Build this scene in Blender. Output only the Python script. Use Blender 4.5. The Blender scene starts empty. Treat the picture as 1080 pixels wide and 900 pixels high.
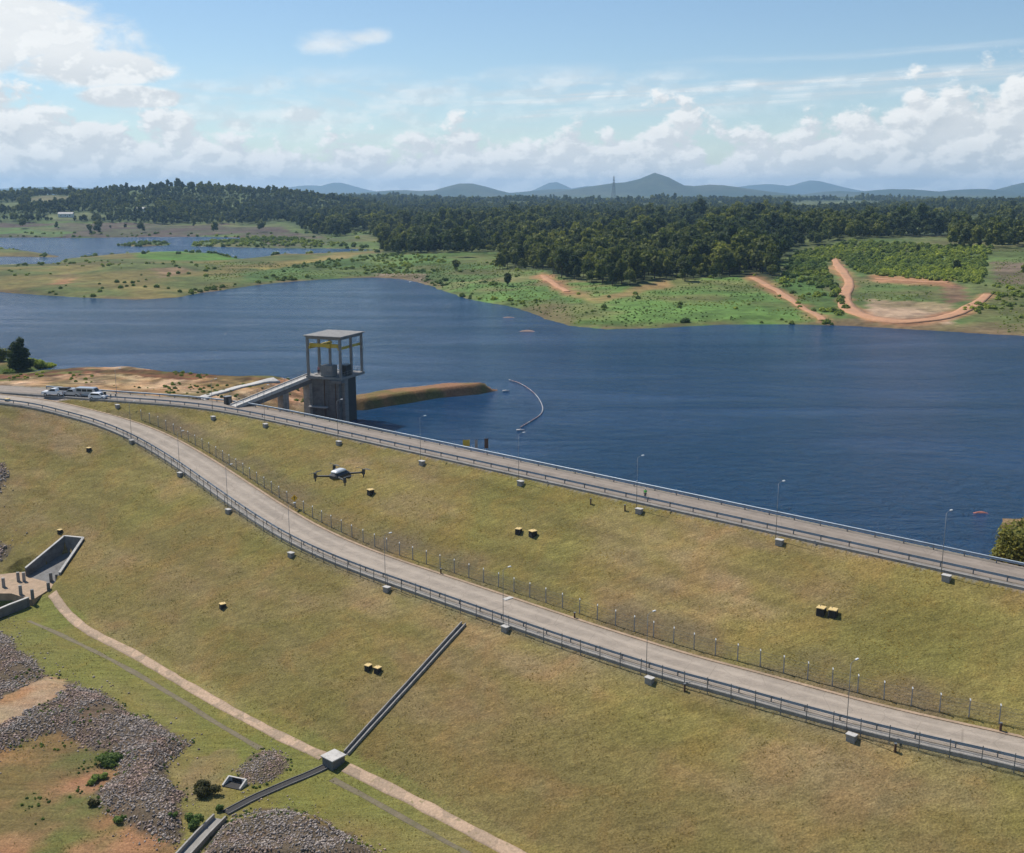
import bpy, math, random
import numpy as np
from mathutils import Vector, Matrix

random.seed(7)
RNG = np.random.default_rng(11)
SC = bpy.context.scene
COL = SC.collection

# ------------------------------------------------------------------ camera
F, W0, H0, CAMZ = 1150.0, 1080.0, 900.0, 52.0
TILT = math.atan(248.0 / F)
cam_data = bpy.data.cameras.new('camera')
cam = bpy.data.objects.new('camera', cam_data)
COL.objects.link(cam)
cam.location = (0, 0, CAMZ)
cam.rotation_euler = (math.pi / 2 - TILT, 0, 0)
cam_data.sensor_fit = 'HORIZONTAL'
cam_data.sensor_width = 36.0
cam_data.lens = 36.0 * F / W0
cam_data.clip_start = 0.5
cam_data.clip_end = 60000
SC.camera = cam

# ------------------------------------------------------------------ exposure, sun
SC.view_settings.view_transform = 'Standard'
SC.view_settings.look = 'None'
SC.view_settings.exposure = 0.08
SC.view_settings.gamma = 1.0
SC.view_settings.use_curve_mapping = False
SC.cycles.volume_bounces = 1
SC.cycles.max_bounces = 6
SC.cycles.transparent_max_bounces = 16
SC.cycles.use_denoising = True

SUN_EL, SUN_AZ = math.radians(55.0), math.radians(-46.0)      # azimuth from +Y towards +X
S2 = Vector((math.sin(SUN_AZ) * math.cos(SUN_EL), math.cos(SUN_AZ) * math.cos(SUN_EL), math.sin(SUN_EL)))
sun_d = bpy.data.lights.new('sun', 'SUN')
sun_d.energy = 4.9
sun_d.angle = math.radians(0.53)
sun_d.color = (1.0, 0.94, 0.85)
sun = bpy.data.objects.new('sun', sun_d)
COL.objects.link(sun)
sun.location = (-80, 80, 160)
sun.rotation_euler = S2.to_track_quat('Z', 'Y').to_euler()


# ------------------------------------------------------------------ node helper
class E:
    """tiny expression builder for shader node sockets"""
    nt = None

    def __init__(s, v): s.v = v

    @staticmethod
    def m(op, *a, clamp=False):
        n = E.nt.nodes.new('ShaderNodeMath'); n.operation = op; n.use_clamp = clamp
        for i, x in enumerate(a):
            x = x.v if isinstance(x, E) else x
            if isinstance(x, (int, float)): n.inputs[i].default_value = x
            else: E.nt.links.new(x, n.inputs[i])
        return E(n.outputs[0])

    def __add__(s, o): return E.m('ADD', s, o)
    __radd__ = __add__
    def __sub__(s, o): return E.m('SUBTRACT', s, o)
    def __rsub__(s, o): return E.m('SUBTRACT', o, s)
    def __mul__(s, o): return E.m('MULTIPLY', s, o)
    __rmul__ = __mul__
    def __truediv__(s, o): return E.m('DIVIDE', s, o)


def mrange(x, a, b, c=0.0, d=1.0, smooth=True):
    n = E.nt.nodes.new('ShaderNodeMapRange')
    n.interpolation_type = 'SMOOTHSTEP' if smooth else 'LINEAR'
    n.clamp = True
    for i, v in enumerate((x, a, b, c, d)):
        v = v.v if isinstance(v, E) else v
        if isinstance(v, (int, float)): n.inputs[i].default_value = v
        else: E.nt.links.new(v, n.inputs[i])
    return E(n.outputs[0])


def combine(x, y, z):
    n = E.nt.nodes.new('ShaderNodeCombineXYZ')
    for i, v in enumerate((x, y, z)):
        v = v.v if isinstance(v, E) else v
        if isinstance(v, (int, float)): n.inputs[i].default_value = v
        else: E.nt.links.new(v, n.inputs[i])
    return n.outputs[0]


def noise(vec, scale, detail=4, rough=0.55, dist=0.0):
    n = E.nt.nodes.new('ShaderNodeTexNoise')
    if vec is not None: E.nt.links.new(vec, n.inputs['Vector'])
    n.inputs['Scale'].default_value = scale
    n.inputs['Detail'].default_value = detail
    n.inputs['Roughness'].default_value = rough
    n.inputs['Distortion'].default_value = dist
    return E(n.outputs['Fac'])


def mixc(fac, a, b, blend='MIX'):
    n = E.nt.nodes.new('ShaderNodeMix'); n.data_type = 'RGBA'; n.blend_type = blend
    ins = [n.inputs[0], n.inputs[6], n.inputs[7]]
    for i, v in zip(ins, (fac, a, b)):
        v = v.v if isinstance(v, E) else v
        if isinstance(v, (int, float)): i.default_value = v
        elif isinstance(v, tuple): i.default_value = (*v, 1)
        else: E.nt.links.new(v, i)
    return n.outputs[2]


# ------------------------------------------------------------------ world: sky and clouds
world = bpy.data.worlds.new('World')
SC.world = world
world.use_nodes = True
nt = world.node_tree; E.nt = nt
nt.nodes.clear()
SKY_STR = 0.10
sky = nt.nodes.new('ShaderNodeTexSky'); sky.sky_type = 'NISHITA'; sky.sun_disc = False
sky.sun_elevation = SUN_EL; sky.sun_rotation = SUN_AZ
sky.altitude = 600; sky.air_density = 1.0; sky.dust_density = 0.3; sky.ozone_density = 1.6
tc = nt.nodes.new('ShaderNodeTexCoord')
sep = nt.nodes.new('ShaderNodeSeparateXYZ'); nt.links.new(tc.outputs['Generated'], sep.inputs[0])
dx, dy, dz = (E(sep.outputs[i]) for i in range(3))
az = E.m('ARCTAN2', dx, dy)                     # 0 straight ahead, + right
el = E.m('ARCSINE', dz)
# cumulus band standing on the horizon: its top height varies with the azimuth
fc = nt.nodes.new('ShaderNodeFloatCurve')
crv = fc.mapping.curves[0]
prof = [(-540, 90), (-430, 76), (-330, 70), (-270, 64), (-200, 40), (-130, 46), (0, 46), (70, 64), (130, 78), (190, 64),
        (230, 36), (280, 46), (340, 76), (420, 92), (540, 106)]
pts = [((math.atan(a / 1150) / 0.9) * .5 + .5, b / 120.0 * .8) for a, b in prof]
pts = [(0.0, .55)] + pts + [(1.0, .5)]
while len(crv.points) < len(pts): crv.points.new(0.5, 0.5)
for p, (x, y) in zip(crv.points, pts): p.location = (x, y)
fc.mapping.update()
nt.links.new((az * (0.5 / 0.9) + 0.5).v, fc.inputs['Value'])
top = E(fc.outputs[0]) * (120.0 / 1150 / .8)


def voro(vec, scale):
    n = E.nt.nodes.new('ShaderNodeTexVoronoi'); n.feature = 'SMOOTH_F1'; n.inputs['Scale'].default_value = scale; n.inputs['Smoothness'].default_value = .35
    E.nt.links.new(vec, n.inputs['Vector'])
    return E(n.outputs['Distance'])


def cumulus(el_, az_):
    v1 = combine(az_ * 1.0, el_ * 1.5, 3.1)
    nn = (noise(v1, 26, 5, 0.62, 0.1) - 0.5) * .95 + (0.42 - voro(v1, 30)) * .34
    nb = noise(combine(az_, el_ * 1.5, 8.0), 7, 3, 0.5) - 0.5
    band = (top - el_) * 26 + nn * 3.6 + nb * 1.4
    return band, nn


band, nn = cumulus(el, az)
band_up, nn_up = cumulus(el + 0.006, az - 0.005)
c_band = mrange(band, -0.4, 0.2)
lit = mrange(nn - nn_up, -0.07, 0.09, 0.0, 1.0)


def px2dir(px, py):
    r = ((px - 540) / F, (450 - py) / F)
    c, s = math.cos(TILT), math.sin(TILT)
    x, y, z = r[0], c + r[1] * s, -s + r[1] * c
    return math.atan2(x, y), math.atan2(z, math.hypot(x, y))


def blob(px, py, rx, ry):
    a, e = px2dir(px, py)
    u = (az - a) * (F / rx); v = (el - e) * (F / ry)
    return E.m('SUBTRACT', 1.0, E.m('SQRT', u * u + v * v))


n2v = combine(az, el * 1.8, 1.3)
n2 = (noise(n2v, 15, 6, 0.64, 0.2) - 0.5) + (0.42 - voro(n2v, 34)) * .16
big = E.m('MAXIMUM', E.m('MAXIMUM', blob(-40, 32, 165, 44), blob(90, 70, 86, 22)),
          E.m('MAXIMUM', blob(140, 102, 54, 13), blob(60, 118, 10, 4)))
c_big = mrange(big * 3.0 + n2 * 3.6, 0.0, 1.1)
small = E.m('MAXIMUM', blob(350, 47, 44, 16), blob(385, 40, 34, 10))
c_small = mrange(small * 1.8 + n2 * 3.2, 0.1, 1.6) * 0.7
wisp = noise(combine(az * 2.2, el * 9.0, 4.0), 6, 6, 0.6, 0.4)
veil = mrange(wisp, 0.36, 0.70) * mrange(E.m('MAXIMUM', blob(360, 115, 330, 48), blob(620, 100, 380, 34)), 0, 0.6) * 0.55
cu2 = mrange(E.m('MAXIMUM', blob(250, 130, 34, 16), blob(318, 122, 44, 13)) * 1.6 + n2 * 3, 0.0, 1.2) * .8
# thin high streaks rising towards the right
def streak(x0, y0, x1, y1, w, k, amt):
    a0, e0 = px2dir(x0, y0); a1, e1 = px2dir(x1, y1)
    t = (e1 - e0) / (a1 - a0)
    off = el - ((az - a0) * t + e0)
    wob = (noise(combine(az * 3, 0.0, float(k)), 3, 2) - 0.5) * (w * 1.6)
    g = mrange(E.m('ABSOLUTE', off + wob), 0.0, w, 1.0, 0.0)
    tex = mrange(noise(combine(az * 3.0 + off * 4.0, off * 60.0, float(k)), 5, 5, .6), 0.3, .75, 0.25, 1.0)
    return g * tex * mrange(az, a0 - 0.12, a0 + 0.1) * amt


st = E.m('MAXIMUM', streak(500, 108, 1080, 70, 0.0085, 1, 1.0), streak(480, 128, 900, 98, 0.008, 2, .75))
st = E.m('MAXIMUM', st, streak(740, 66, 1080, 45, 0.005, 3, .28))
fac = E.m('MAXIMUM', c_band, E.m('MAXIMUM', c_big, c_small))
fac = E.m('MAXIMUM', fac, E.m('MAXIMUM', veil, E.m('MAXIMUM', st, cu2)))
lowhaze = mrange(el, 0.0, 0.12, 0.2, 0.0)
fac = E.m('MAXIMUM', fac, lowhaze)
fac = fac * mrange(el, 0.25, 0.9, 1.0, .35) * 0.96
shade = mrange(noise(combine(az, el * 2.2, 5.0), 24, 5, .6), .3, .7, 0.0, 1.0)
lightness = E.m('MAXIMUM', lit, mrange(el, .085, .115, 0.0, .72)) * .62 + shade * .14 + mrange(band, 1.6, .2, 0.0, .28)
K = 1.0 / SKY_STR
ccol = mixc(E.m('MINIMUM', lightness, 1.0), (0.56 * K, 0.61 * K, 0.65 * K), (0.92 * K, 0.93 * K, 0.92 * K))
tint = mixc(1.0, sky.outputs[0], (0.92, 1.0, 1.04), 'MULTIPLY')
skyc = mixc(fac, tint, ccol)
bg = nt.nodes.new('ShaderNodeBackground'); bg.inputs[1].default_value = SKY_STR
nt.links.new(skyc, bg.inputs[0])
wo = nt.nodes.new('ShaderNodeOutputWorld'); nt.links.new(bg.outputs[0], wo.inputs[0])


# ------------------------------------------------------------------ maths helpers
def ray(px, py):
    X = (px - 540) / F; Y = (450 - py) / F
    c, s = math.cos(TILT), math.sin(TILT)
    return np.array([X, c + Y * s, -s + Y * c])


def P(px, py, z=0.0):
    r = ray(px, py); t = (z - CAMZ) / r[2]
    return np.array([r[0] * t, r[1] * t, z])


def project(x, y, z):
    c, s = math.cos(TILT), math.sin(TILT)
    dzv = z - CAMZ
    depth = np.maximum(y * c - dzv * s, 1e-3)
    return 540 + F * x / depth, 450 - F * (y * s + dzv * c) / depth


def _hash(ix, iy, seed):
    h = (ix.astype(np.int64) * 374761393 + iy.astype(np.int64) * 668265263 + seed * 144665) & 0xffffffff
    h = ((h ^ (h >> 13)) * 1274126177) & 0xffffffff
    return ((h ^ (h >> 16)) & 0xffff) / 65535.0


def vnoise(x, y, seed=0):
    x0, y0 = np.floor(x), np.floor(y)
    fx, fy = x - x0, y - y0
    fx = fx * fx * (3 - 2 * fx); fy = fy * fy * (3 - 2 * fy)
    a = _hash(x0, y0, seed); b = _hash(x0 + 1, y0, seed)
    c = _hash(x0, y0 + 1, seed); d = _hash(x0 + 1, y0 + 1, seed)
    return (a * (1 - fx) + b * fx) * (1 - fy) + (c * (1 - fx) + d * fx) * fy - 0.5


def fbm(x, y, lam, oct=4, seed=0, gain=.5):
    r = 0.0; amp = 1.0; x = np.asarray(x, float); y = np.asarray(y, float)
    for i in range(oct):
        r = r + amp * vnoise(x / lam, y / lam, seed + i * 17); lam /= 2.03; amp *= gain
    return r


def sstep(a, b, x):
    t = np.clip((x - a) / (b - a), 0, 1); return t * t * (3 - 2 * t)


def pl_sd(x, y, pts, val=None):
    """signed distance to an open polyline (+ on its left) and an interpolated value at the nearest point"""
    best = np.full(np.shape(x), 1e18); sg = np.zeros(np.shape(x)); vv = np.zeros(np.shape(x))
    n = len(pts)
    for i in range(n - 1):
        ax, ay = pts[i][0], pts[i][1]; bx, by = pts[i + 1][0], pts[i + 1][1]
        ux, uy = bx - ax, by - ay; L2 = ux * ux + uy * uy
        t0 = ((x - ax) * ux + (y - ay) * uy) / L2
        t = np.clip(t0, 0, 1)
        qx, qy = x - (ax + t * ux), y - (ay + t * uy)
        d2 = qx * qx + qy * qy
        cr = ux * (y - ay) - uy * (x - ax)
        m = d2 < best - 1e-9
        best = np.where(m, d2, best)
        sg = np.where(m, np.sign(cr), sg)
        if val is not None: vv = np.where(m, val[i] + t * (val[i + 1] - val[i]), vv)
    return np.sqrt(best) * sg, vv


def inpoly(x, y, poly):
    ins = np.zeros(np.shape(x), bool); n = len(poly)
    for i in range(n):
        x1, y1 = poly[i][0], poly[i][1]; x2, y2 = poly[(i + 1) % n][0], poly[(i + 1) % n][1]
        if y1 == y2: continue
        c = ((y1 > y) != (y2 > y)) & (x < (x2 - x1) * (y - y1) / (y2 - y1) + x1)
        ins ^= c
    return ins


def poly_sd(x, y, poly):
    d, _ = pl_sd(x, y, list(poly) + [poly[0]])
    return np.where(inpoly(x, y, poly), np.abs(d), -np.abs(d))


def resample(pts, step):
    pts = np.asarray(pts, float)
    seg = np.linalg.norm(np.diff(pts, axis=0), axis=1); s = np.concatenate([[0], np.cumsum(seg)])
    n = max(2, int(round(s[-1] / step)) + 1); t = np.linspace(0, s[-1], n)
    return np.stack([np.interp(t, s, pts[:, k]) for k in range(pts.shape[1])], 1)


def smooth(pts, it=2):
    pts = np.asarray(pts, float)
    for _ in range(it):
        a = pts[:-1] * .75 + pts[1:] * .25; b = pts[:-1] * .25 + pts[1:] * .75
        m = np.empty((len(a) * 2, pts.shape[1])); m[0::2] = a; m[1::2] = b
        pts = np.vstack([pts[:1], m, pts[-1:]])
    return pts


def offset2(pts, d):
    """offset an xy polyline to its left by d"""
    pts = np.asarray(pts, float)
    t = np.gradient(pts[:, :2], axis=0); t /= np.linalg.norm(t, axis=1)[:, None]
    o = pts.copy(); o[:, 0] += -t[:, 1] * d; o[:, 1] += t[:, 0] * d
    return o


# ------------------------------------------------------------------ the dam: one cross-section swept along the crest
CREST_Z = 6.0
cd = [(260, -52.5), (100.3, 88.1), (60.9, 122.8), (-24.8, 198.2), (-50.0, 220.3), (-64.0, 231.0), (-76.0, 237.0), (-88.4, 240.9),
      (-104.5, 246.6), (-121.0, 252.0), (-160, 263), (-320, 315), (-1500, 690)]
CD = smooth(cd, 2)[:, :2]
CDd = resample(CD, 2.5)
U_px = [(1080, 776), (988, 759.4), (919, 742.8), (849, 723.3), (780, 705), (748, 697), (705, 684.4), (620, 658), (555.6, 636), (478, 610),
        (400, 585.5), (348, 563.5), (305, 539), (262, 510.4), (219, 481.7), (176, 457.3), (133, 440), (90, 430), (60, 424.5)]
D_px = [(1080, 807), (919, 771), (780, 733.5), (619, 685.5), (483, 641), (400, 612), (377, 603), (320, 580), (262, 546), (205, 510), (147.4, 468),
        (90, 442), (45, 430.5), (13, 424.5), (-30, 419)]


def z_up(x, y):
    d, _ = pl_sd(x, y, CD)
    return CREST_Z - np.maximum(d, 0) / 2


def march(px, py, zf, t0=60, t1=420, n=900):
    r = ray(px, py); t = np.linspace(t0, t1, n)
    x, y, z = r[0] * t, r[1] * t, CAMZ + r[2] * t
    h = z - zf(x, y)
    i = np.where(h < 0)[0]
    if len(i) == 0: return P(px, py, 0)
    i = i[0]
    if i == 0: tt = t[0]
    else: tt = t[i - 1] + (t[i] - t[i - 1]) * h[i - 1] / (h[i - 1] - h[i])
    return np.array([r[0] * tt, r[1] * tt, CAMZ + r[2] * tt])


Uw = np.array([march(a, b, z_up) for a, b in U_px])
Uw = np.vstack([Uw, P(25, 417.5, 6), P(-20, 414, 6), [-170, 265, 6], [-330, 322, 6], [-1500, 700, 6]])
e0 = Uw[0] + (Uw[0] - Uw[2]) * 1.0; e1 = Uw[0] + (Uw[0] - Uw[2]) * 6.0
Uw = np.vstack([e1, e0, Uw]); Uw[0, 2] = Uw[1, 2] = Uw[2, 2]
Uw[:, 2] = np.minimum(Uw[:, 2], 6.0)
k = np.array([.25, .5, .25])
for _ in range(2):
    zz = Uw[:, 2].copy(); Uw[1:-1, 2] = zz[:-2] * .25 + zz[1:-1] * .5 + zz[2:] * .25
_, _u = 0, 0
Dw = []
for a, b in D_px:
    zg = 0.0
    for _ in range(6):
        q = P(a, b, zg); _, v = pl_sd(q[0:1], q[1:2], Uw, Uw[:, 2]); zg = float(v[0])
    Dw.append(P(a, b, zg))
Dw = np.array(Dw)
# road width measured at the lower edge, stored on the upper edge polyline
_wd = []
for p in Uw:
    d, _ = pl_sd(p[0:1], p[1:2], Dw); _wd.append(abs(float(d[0])))
WID = np.array(_wd)
WID[:2] = 6.1
WID = np.clip(WID, 5.9, 7.2); WID[-5:] = 7.0
for _ in range(2): WID[1:-1] = WID[:-2] * .25 + WID[1:-1] * .5 + WID[2:] * .25
US = smooth(np.column_stack([Uw, WID]), 2)
TOE_Z = -17.6

R1_px = [(-40, 660), (0, 668), (15, 677), (37, 699), (50, 711), (70, 721), (105, 730), (140, 752), (175, 770), (200, 785), (197, 792), (177, 805),
         (180, 822), (195, 837), (190, 850), (195, 870), (185, 893), (140, 877), (110, 857), (105, 835), (125, 815), (112, 797), (82, 785), (62, 775), (32, 780), (0, 797), (-40, 815)]
SOIL_px = [(-40, 752), (0, 738), (30, 722), (52, 712), (70, 720), (56, 736), (30, 748), (0, 764), (-40, 782)]
R2_px = [(248, 813), (266, 799), (283, 792), (297, 797), (306, 808), (290, 822), (272, 828), (256, 826)]
R3_px = [(240, 866), (262, 858), (301, 854), (336, 864), (362, 879), (388, 896), (420, 925), (205, 925), (214, 905), (225, 885)]
BROWN_px = [(-40, 820), (0, 797), (32, 780), (62, 775), (82, 785), (112, 797), (125, 815), (105, 835), (110, 857), (140, 877), (185, 895), (190, 960), (-40, 960)]
R4_px = [(-30, 484), (2, 488), (9, 497), (8, 507), (0, 518), (-30, 530)]
R5_px = [(-30, 571), (0, 571), (12, 574), (14, 578), (7, 587), (0, 594), (-30, 600)]


def z_slope(x, y):
    d, _ = pl_sd(x, y, CD)
    z0 = CREST_Z - np.maximum(d, 0) / 2
    s, zr = pl_sd(x, y, US, US[:, 2]); _, w = pl_sd(x, y, US, US[:, 3])
    z = np.where(s <= 0, z0, np.where(s < w, zr, zr - (s - w) / 2))
    up = -d
    zu = CREST_Z - np.maximum(up - 7.6, 0) / 1.8
    return np.where(d < 0, np.where(s > 0, np.minimum(zu, 6), zu), z), d, s, w


ABUT_z0 = [P(-200, 408, 3)[:2], P(-60, 401, 3)[:2], P(0, 396.5, 3)[:2], P(45, 392, 3)[:2], P(110, 390, 3)[:2], P(170, 390.5, 3)[:2], P(210, 395.5, 3)[:2],
           P(260, 398, 3)[:2], P(330, 399, 3)[:2], P(352, 412, 1.5)[:2], (-46.5, 262), (-42, 257.5), (-50, 250), (-49, 243), (-44, 236), (-50, 228), (-90, 236), (-150, 255), (-260, 290)]
DIKE = [P(320, 404, 3)[:2], P(372, 413.5, 3)[:2], P(420, 406, 3)[:2], P(470, 401, 3)[:2], P(518, 400.5, 3)[:2], P(533, 407, 1)[:2], P(526, 412, 0)[:2], P(505, 416, 0)[:2], P(460, 420.5, 0)[:2],
        P(420, 427, 0)[:2], P(385, 433, 0)[:2], P(350, 433, 0)[:2], P(330, 425, 0)[:2]]
SPIT = [P(-120, 358, 1)[:2], P(0, 364, 1)[:2], P(30, 374, 0.5)[:2], P(66, 381, 0)[:2], P(58, 386, 0)[:2], P(36, 391, 0)[:2], P(0, 399, 0)[:2], P(-200, 420, 0)[:2]]
RBANK = [P(1056, 546, 0)[:2], P(1072, 541, 1)[:2], P(1110, 538, 1)[:2], (140, 170), (160, 90), (90, 102), (76, 122), (66, 134), (68, 145)]
CARVE = None


def z_near(x, y, fine=True):
    x = np.asarray(x, float); y = np.asarray(y, float)
    z, d, s, w = z_slope(x, y)
    ds = d > 0
    zb = TOE_Z - 0.3 * sstep(0, 40, s - w - 34)
    a = z - zb
    zs = zb + np.where(a > 1.2, a, np.where(a < -1.2, 0, (a + 1.2) ** 2 / 4.8))
    z = np.where(ds, zs, z)
    z = np.maximum(z, -13.0 - 20 * ds)
    up = ~ds
    # land standing out of the lake on the upstream side
    for poly, hm, sl in ((ABUT_z0, 6.0, .42), (DIKE, 2.5, 1.6), (SPIT, 2.0, .25), (RBANK, 3.0, .3)):
        q = poly_sd(x, y, poly) + 0.9 * fbm(x, y, 9, 3, 5)
        hh = np.clip(q * sl, -6, hm) + np.where(q > 1, .35 * fbm(x, y, 11, 4, 9), 0)
        if poly is ABUT_z0:
            hh = hh + sstep(3, 9, q) * (0.9 * fbm(x, y, 26, 3, 3) - .2) * sstep(8, 20, -d) 
        z = np.where(up & (d < -7.2), np.maximum(z, hh), z)
    # slight unevenness of the turf
    turf = ds & ((s < -0.5) | (s > w + 1.2)) & (d > .8)
    if fine:
        z = z + np.where(turf, .10 * fbm(x, y, 7, 3, 21) + .035 * fbm(x, y, 1.4, 2, 22), 0)
        z = z - np.where((s > .35) & (s < w - .35) & ds, .12, 0)
        z = z - np.where((d < -.3) & (d > -6.9), .12, 0)
        px, py = project(x, y, z)
        for poly, h in ((R1_px, 1.1), (R3_px, 1.7), (R2_px, .35), (R4_px, .8), (R5_px, .8)):
            q = poly_sd(px, py, poly)
            z = z + np.where((y < 300) & ds, np.clip(q / 14, 0, 1) * h * (1 + .5 * fbm(x, y, 5, 3, 31)), 0)
    if CARVE is not None:
        for poly, zt, zb_, wd_ in CARVE:
            k_ = inpoly(x, y, poly)
            if zt is None: z = np.where(k_, np.minimum(z, zb_), z)
            else: z = np.where(k_, z - zt, z)
    return z


def G(px, py):                      # point of the near ground seen at a photo position
    return march(px, py, lambda x, y: z_near(x, y, True))


# ------------------------------------------------------------------ mesh helpers
def mesh_np(name, verts, faces, mat=None, smooth_=True):
    me = bpy.data.meshes.new(name)
    verts = np.asarray(verts, np.float32); faces = np.asarray(faces, np.int32)
    nv, nf, k = len(verts), len(faces), faces.shape[1]
    me.vertices.add(nv); me.vertices.foreach_set('co', verts.ravel())
    me.loops.add(nf * k); me.loops.foreach_set('vertex_index', faces.ravel())
    me.polygons.add(nf); me.polygons.foreach_set('loop_start', np.arange(0, nf * k, k, dtype=np.int32))
    me.update(calc_edges=True)
    if smooth_: me.polygons.foreach_set('use_smooth', np.ones(nf, bool))
    if mat: me.materials.append(mat)
    me.validate()
    return me


def obj(name, me, parent=None):
    o = bpy.data.objects.new(name, me); COL.objects.link(o)
    if parent is not None: o.parent = parent
    return o


def tag(o, label=None, cat=None, group=None, kind=None):
    if label: o['label'] = label
    if cat: o['category'] = cat
    if group: o['group'] = group
    if kind: o['kind'] = kind
    return o


def empty(name, loc, rz=0.0, label=None, cat=None, group=None):
    o = bpy.data.objects.new(name, None); COL.objects.link(o)
    o.empty_display_size = 0.3
    o.location = [float(v) for v in loc]; o.rotation_euler = (0, 0, rz)
    return tag(o, label, cat, group)


def copy_tree(o, parent=None):
    c = o.copy(); COL.objects.link(c)
    if parent is not None: c.parent = parent
    for ch in list(o.children): copy_tree(ch, c)
    return c


def grid_mesh(name, xs, ys, zf, mat, colf=None):
    X, Y = np.meshgrid(xs, ys)
    Z = zf(X, Y)
    v = np.stack([X.ravel(), Y.ravel(), Z.ravel()], 1)
    nx, ny = len(xs), len(ys)
    i = np.arange(nx - 1)[None, :] + nx * np.arange(ny - 1)[:, None]
    f = np.stack([i, i + 1, i + 1 + nx, i + nx], -1).reshape(-1, 4)
    me = mesh_np(name, v, f, mat)
    if colf is not None:
        c = colf(X, Y, Z).reshape(-1, 3)
        ca = me.color_attributes.new('Col', 'FLOAT_COLOR', 'POINT')
        ca.data.foreach_set('color', np.column_stack([c, np.ones(len(c))]).astype(np.float32).ravel())
    return obj(name, me)


def geo_axis(a, b, step, lo, hi, grow=1.12):
    core = list(np.arange(a, b + step * .5, step))
    l, s, x = [], step, a
    while x > lo: s *= grow; x -= s; l.append(x)
    r, s, x = [], step, core[-1]
    while x < hi: s *= grow; x += s; r.append(x)
    return np.array(l[::-1] + core + r)


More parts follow.
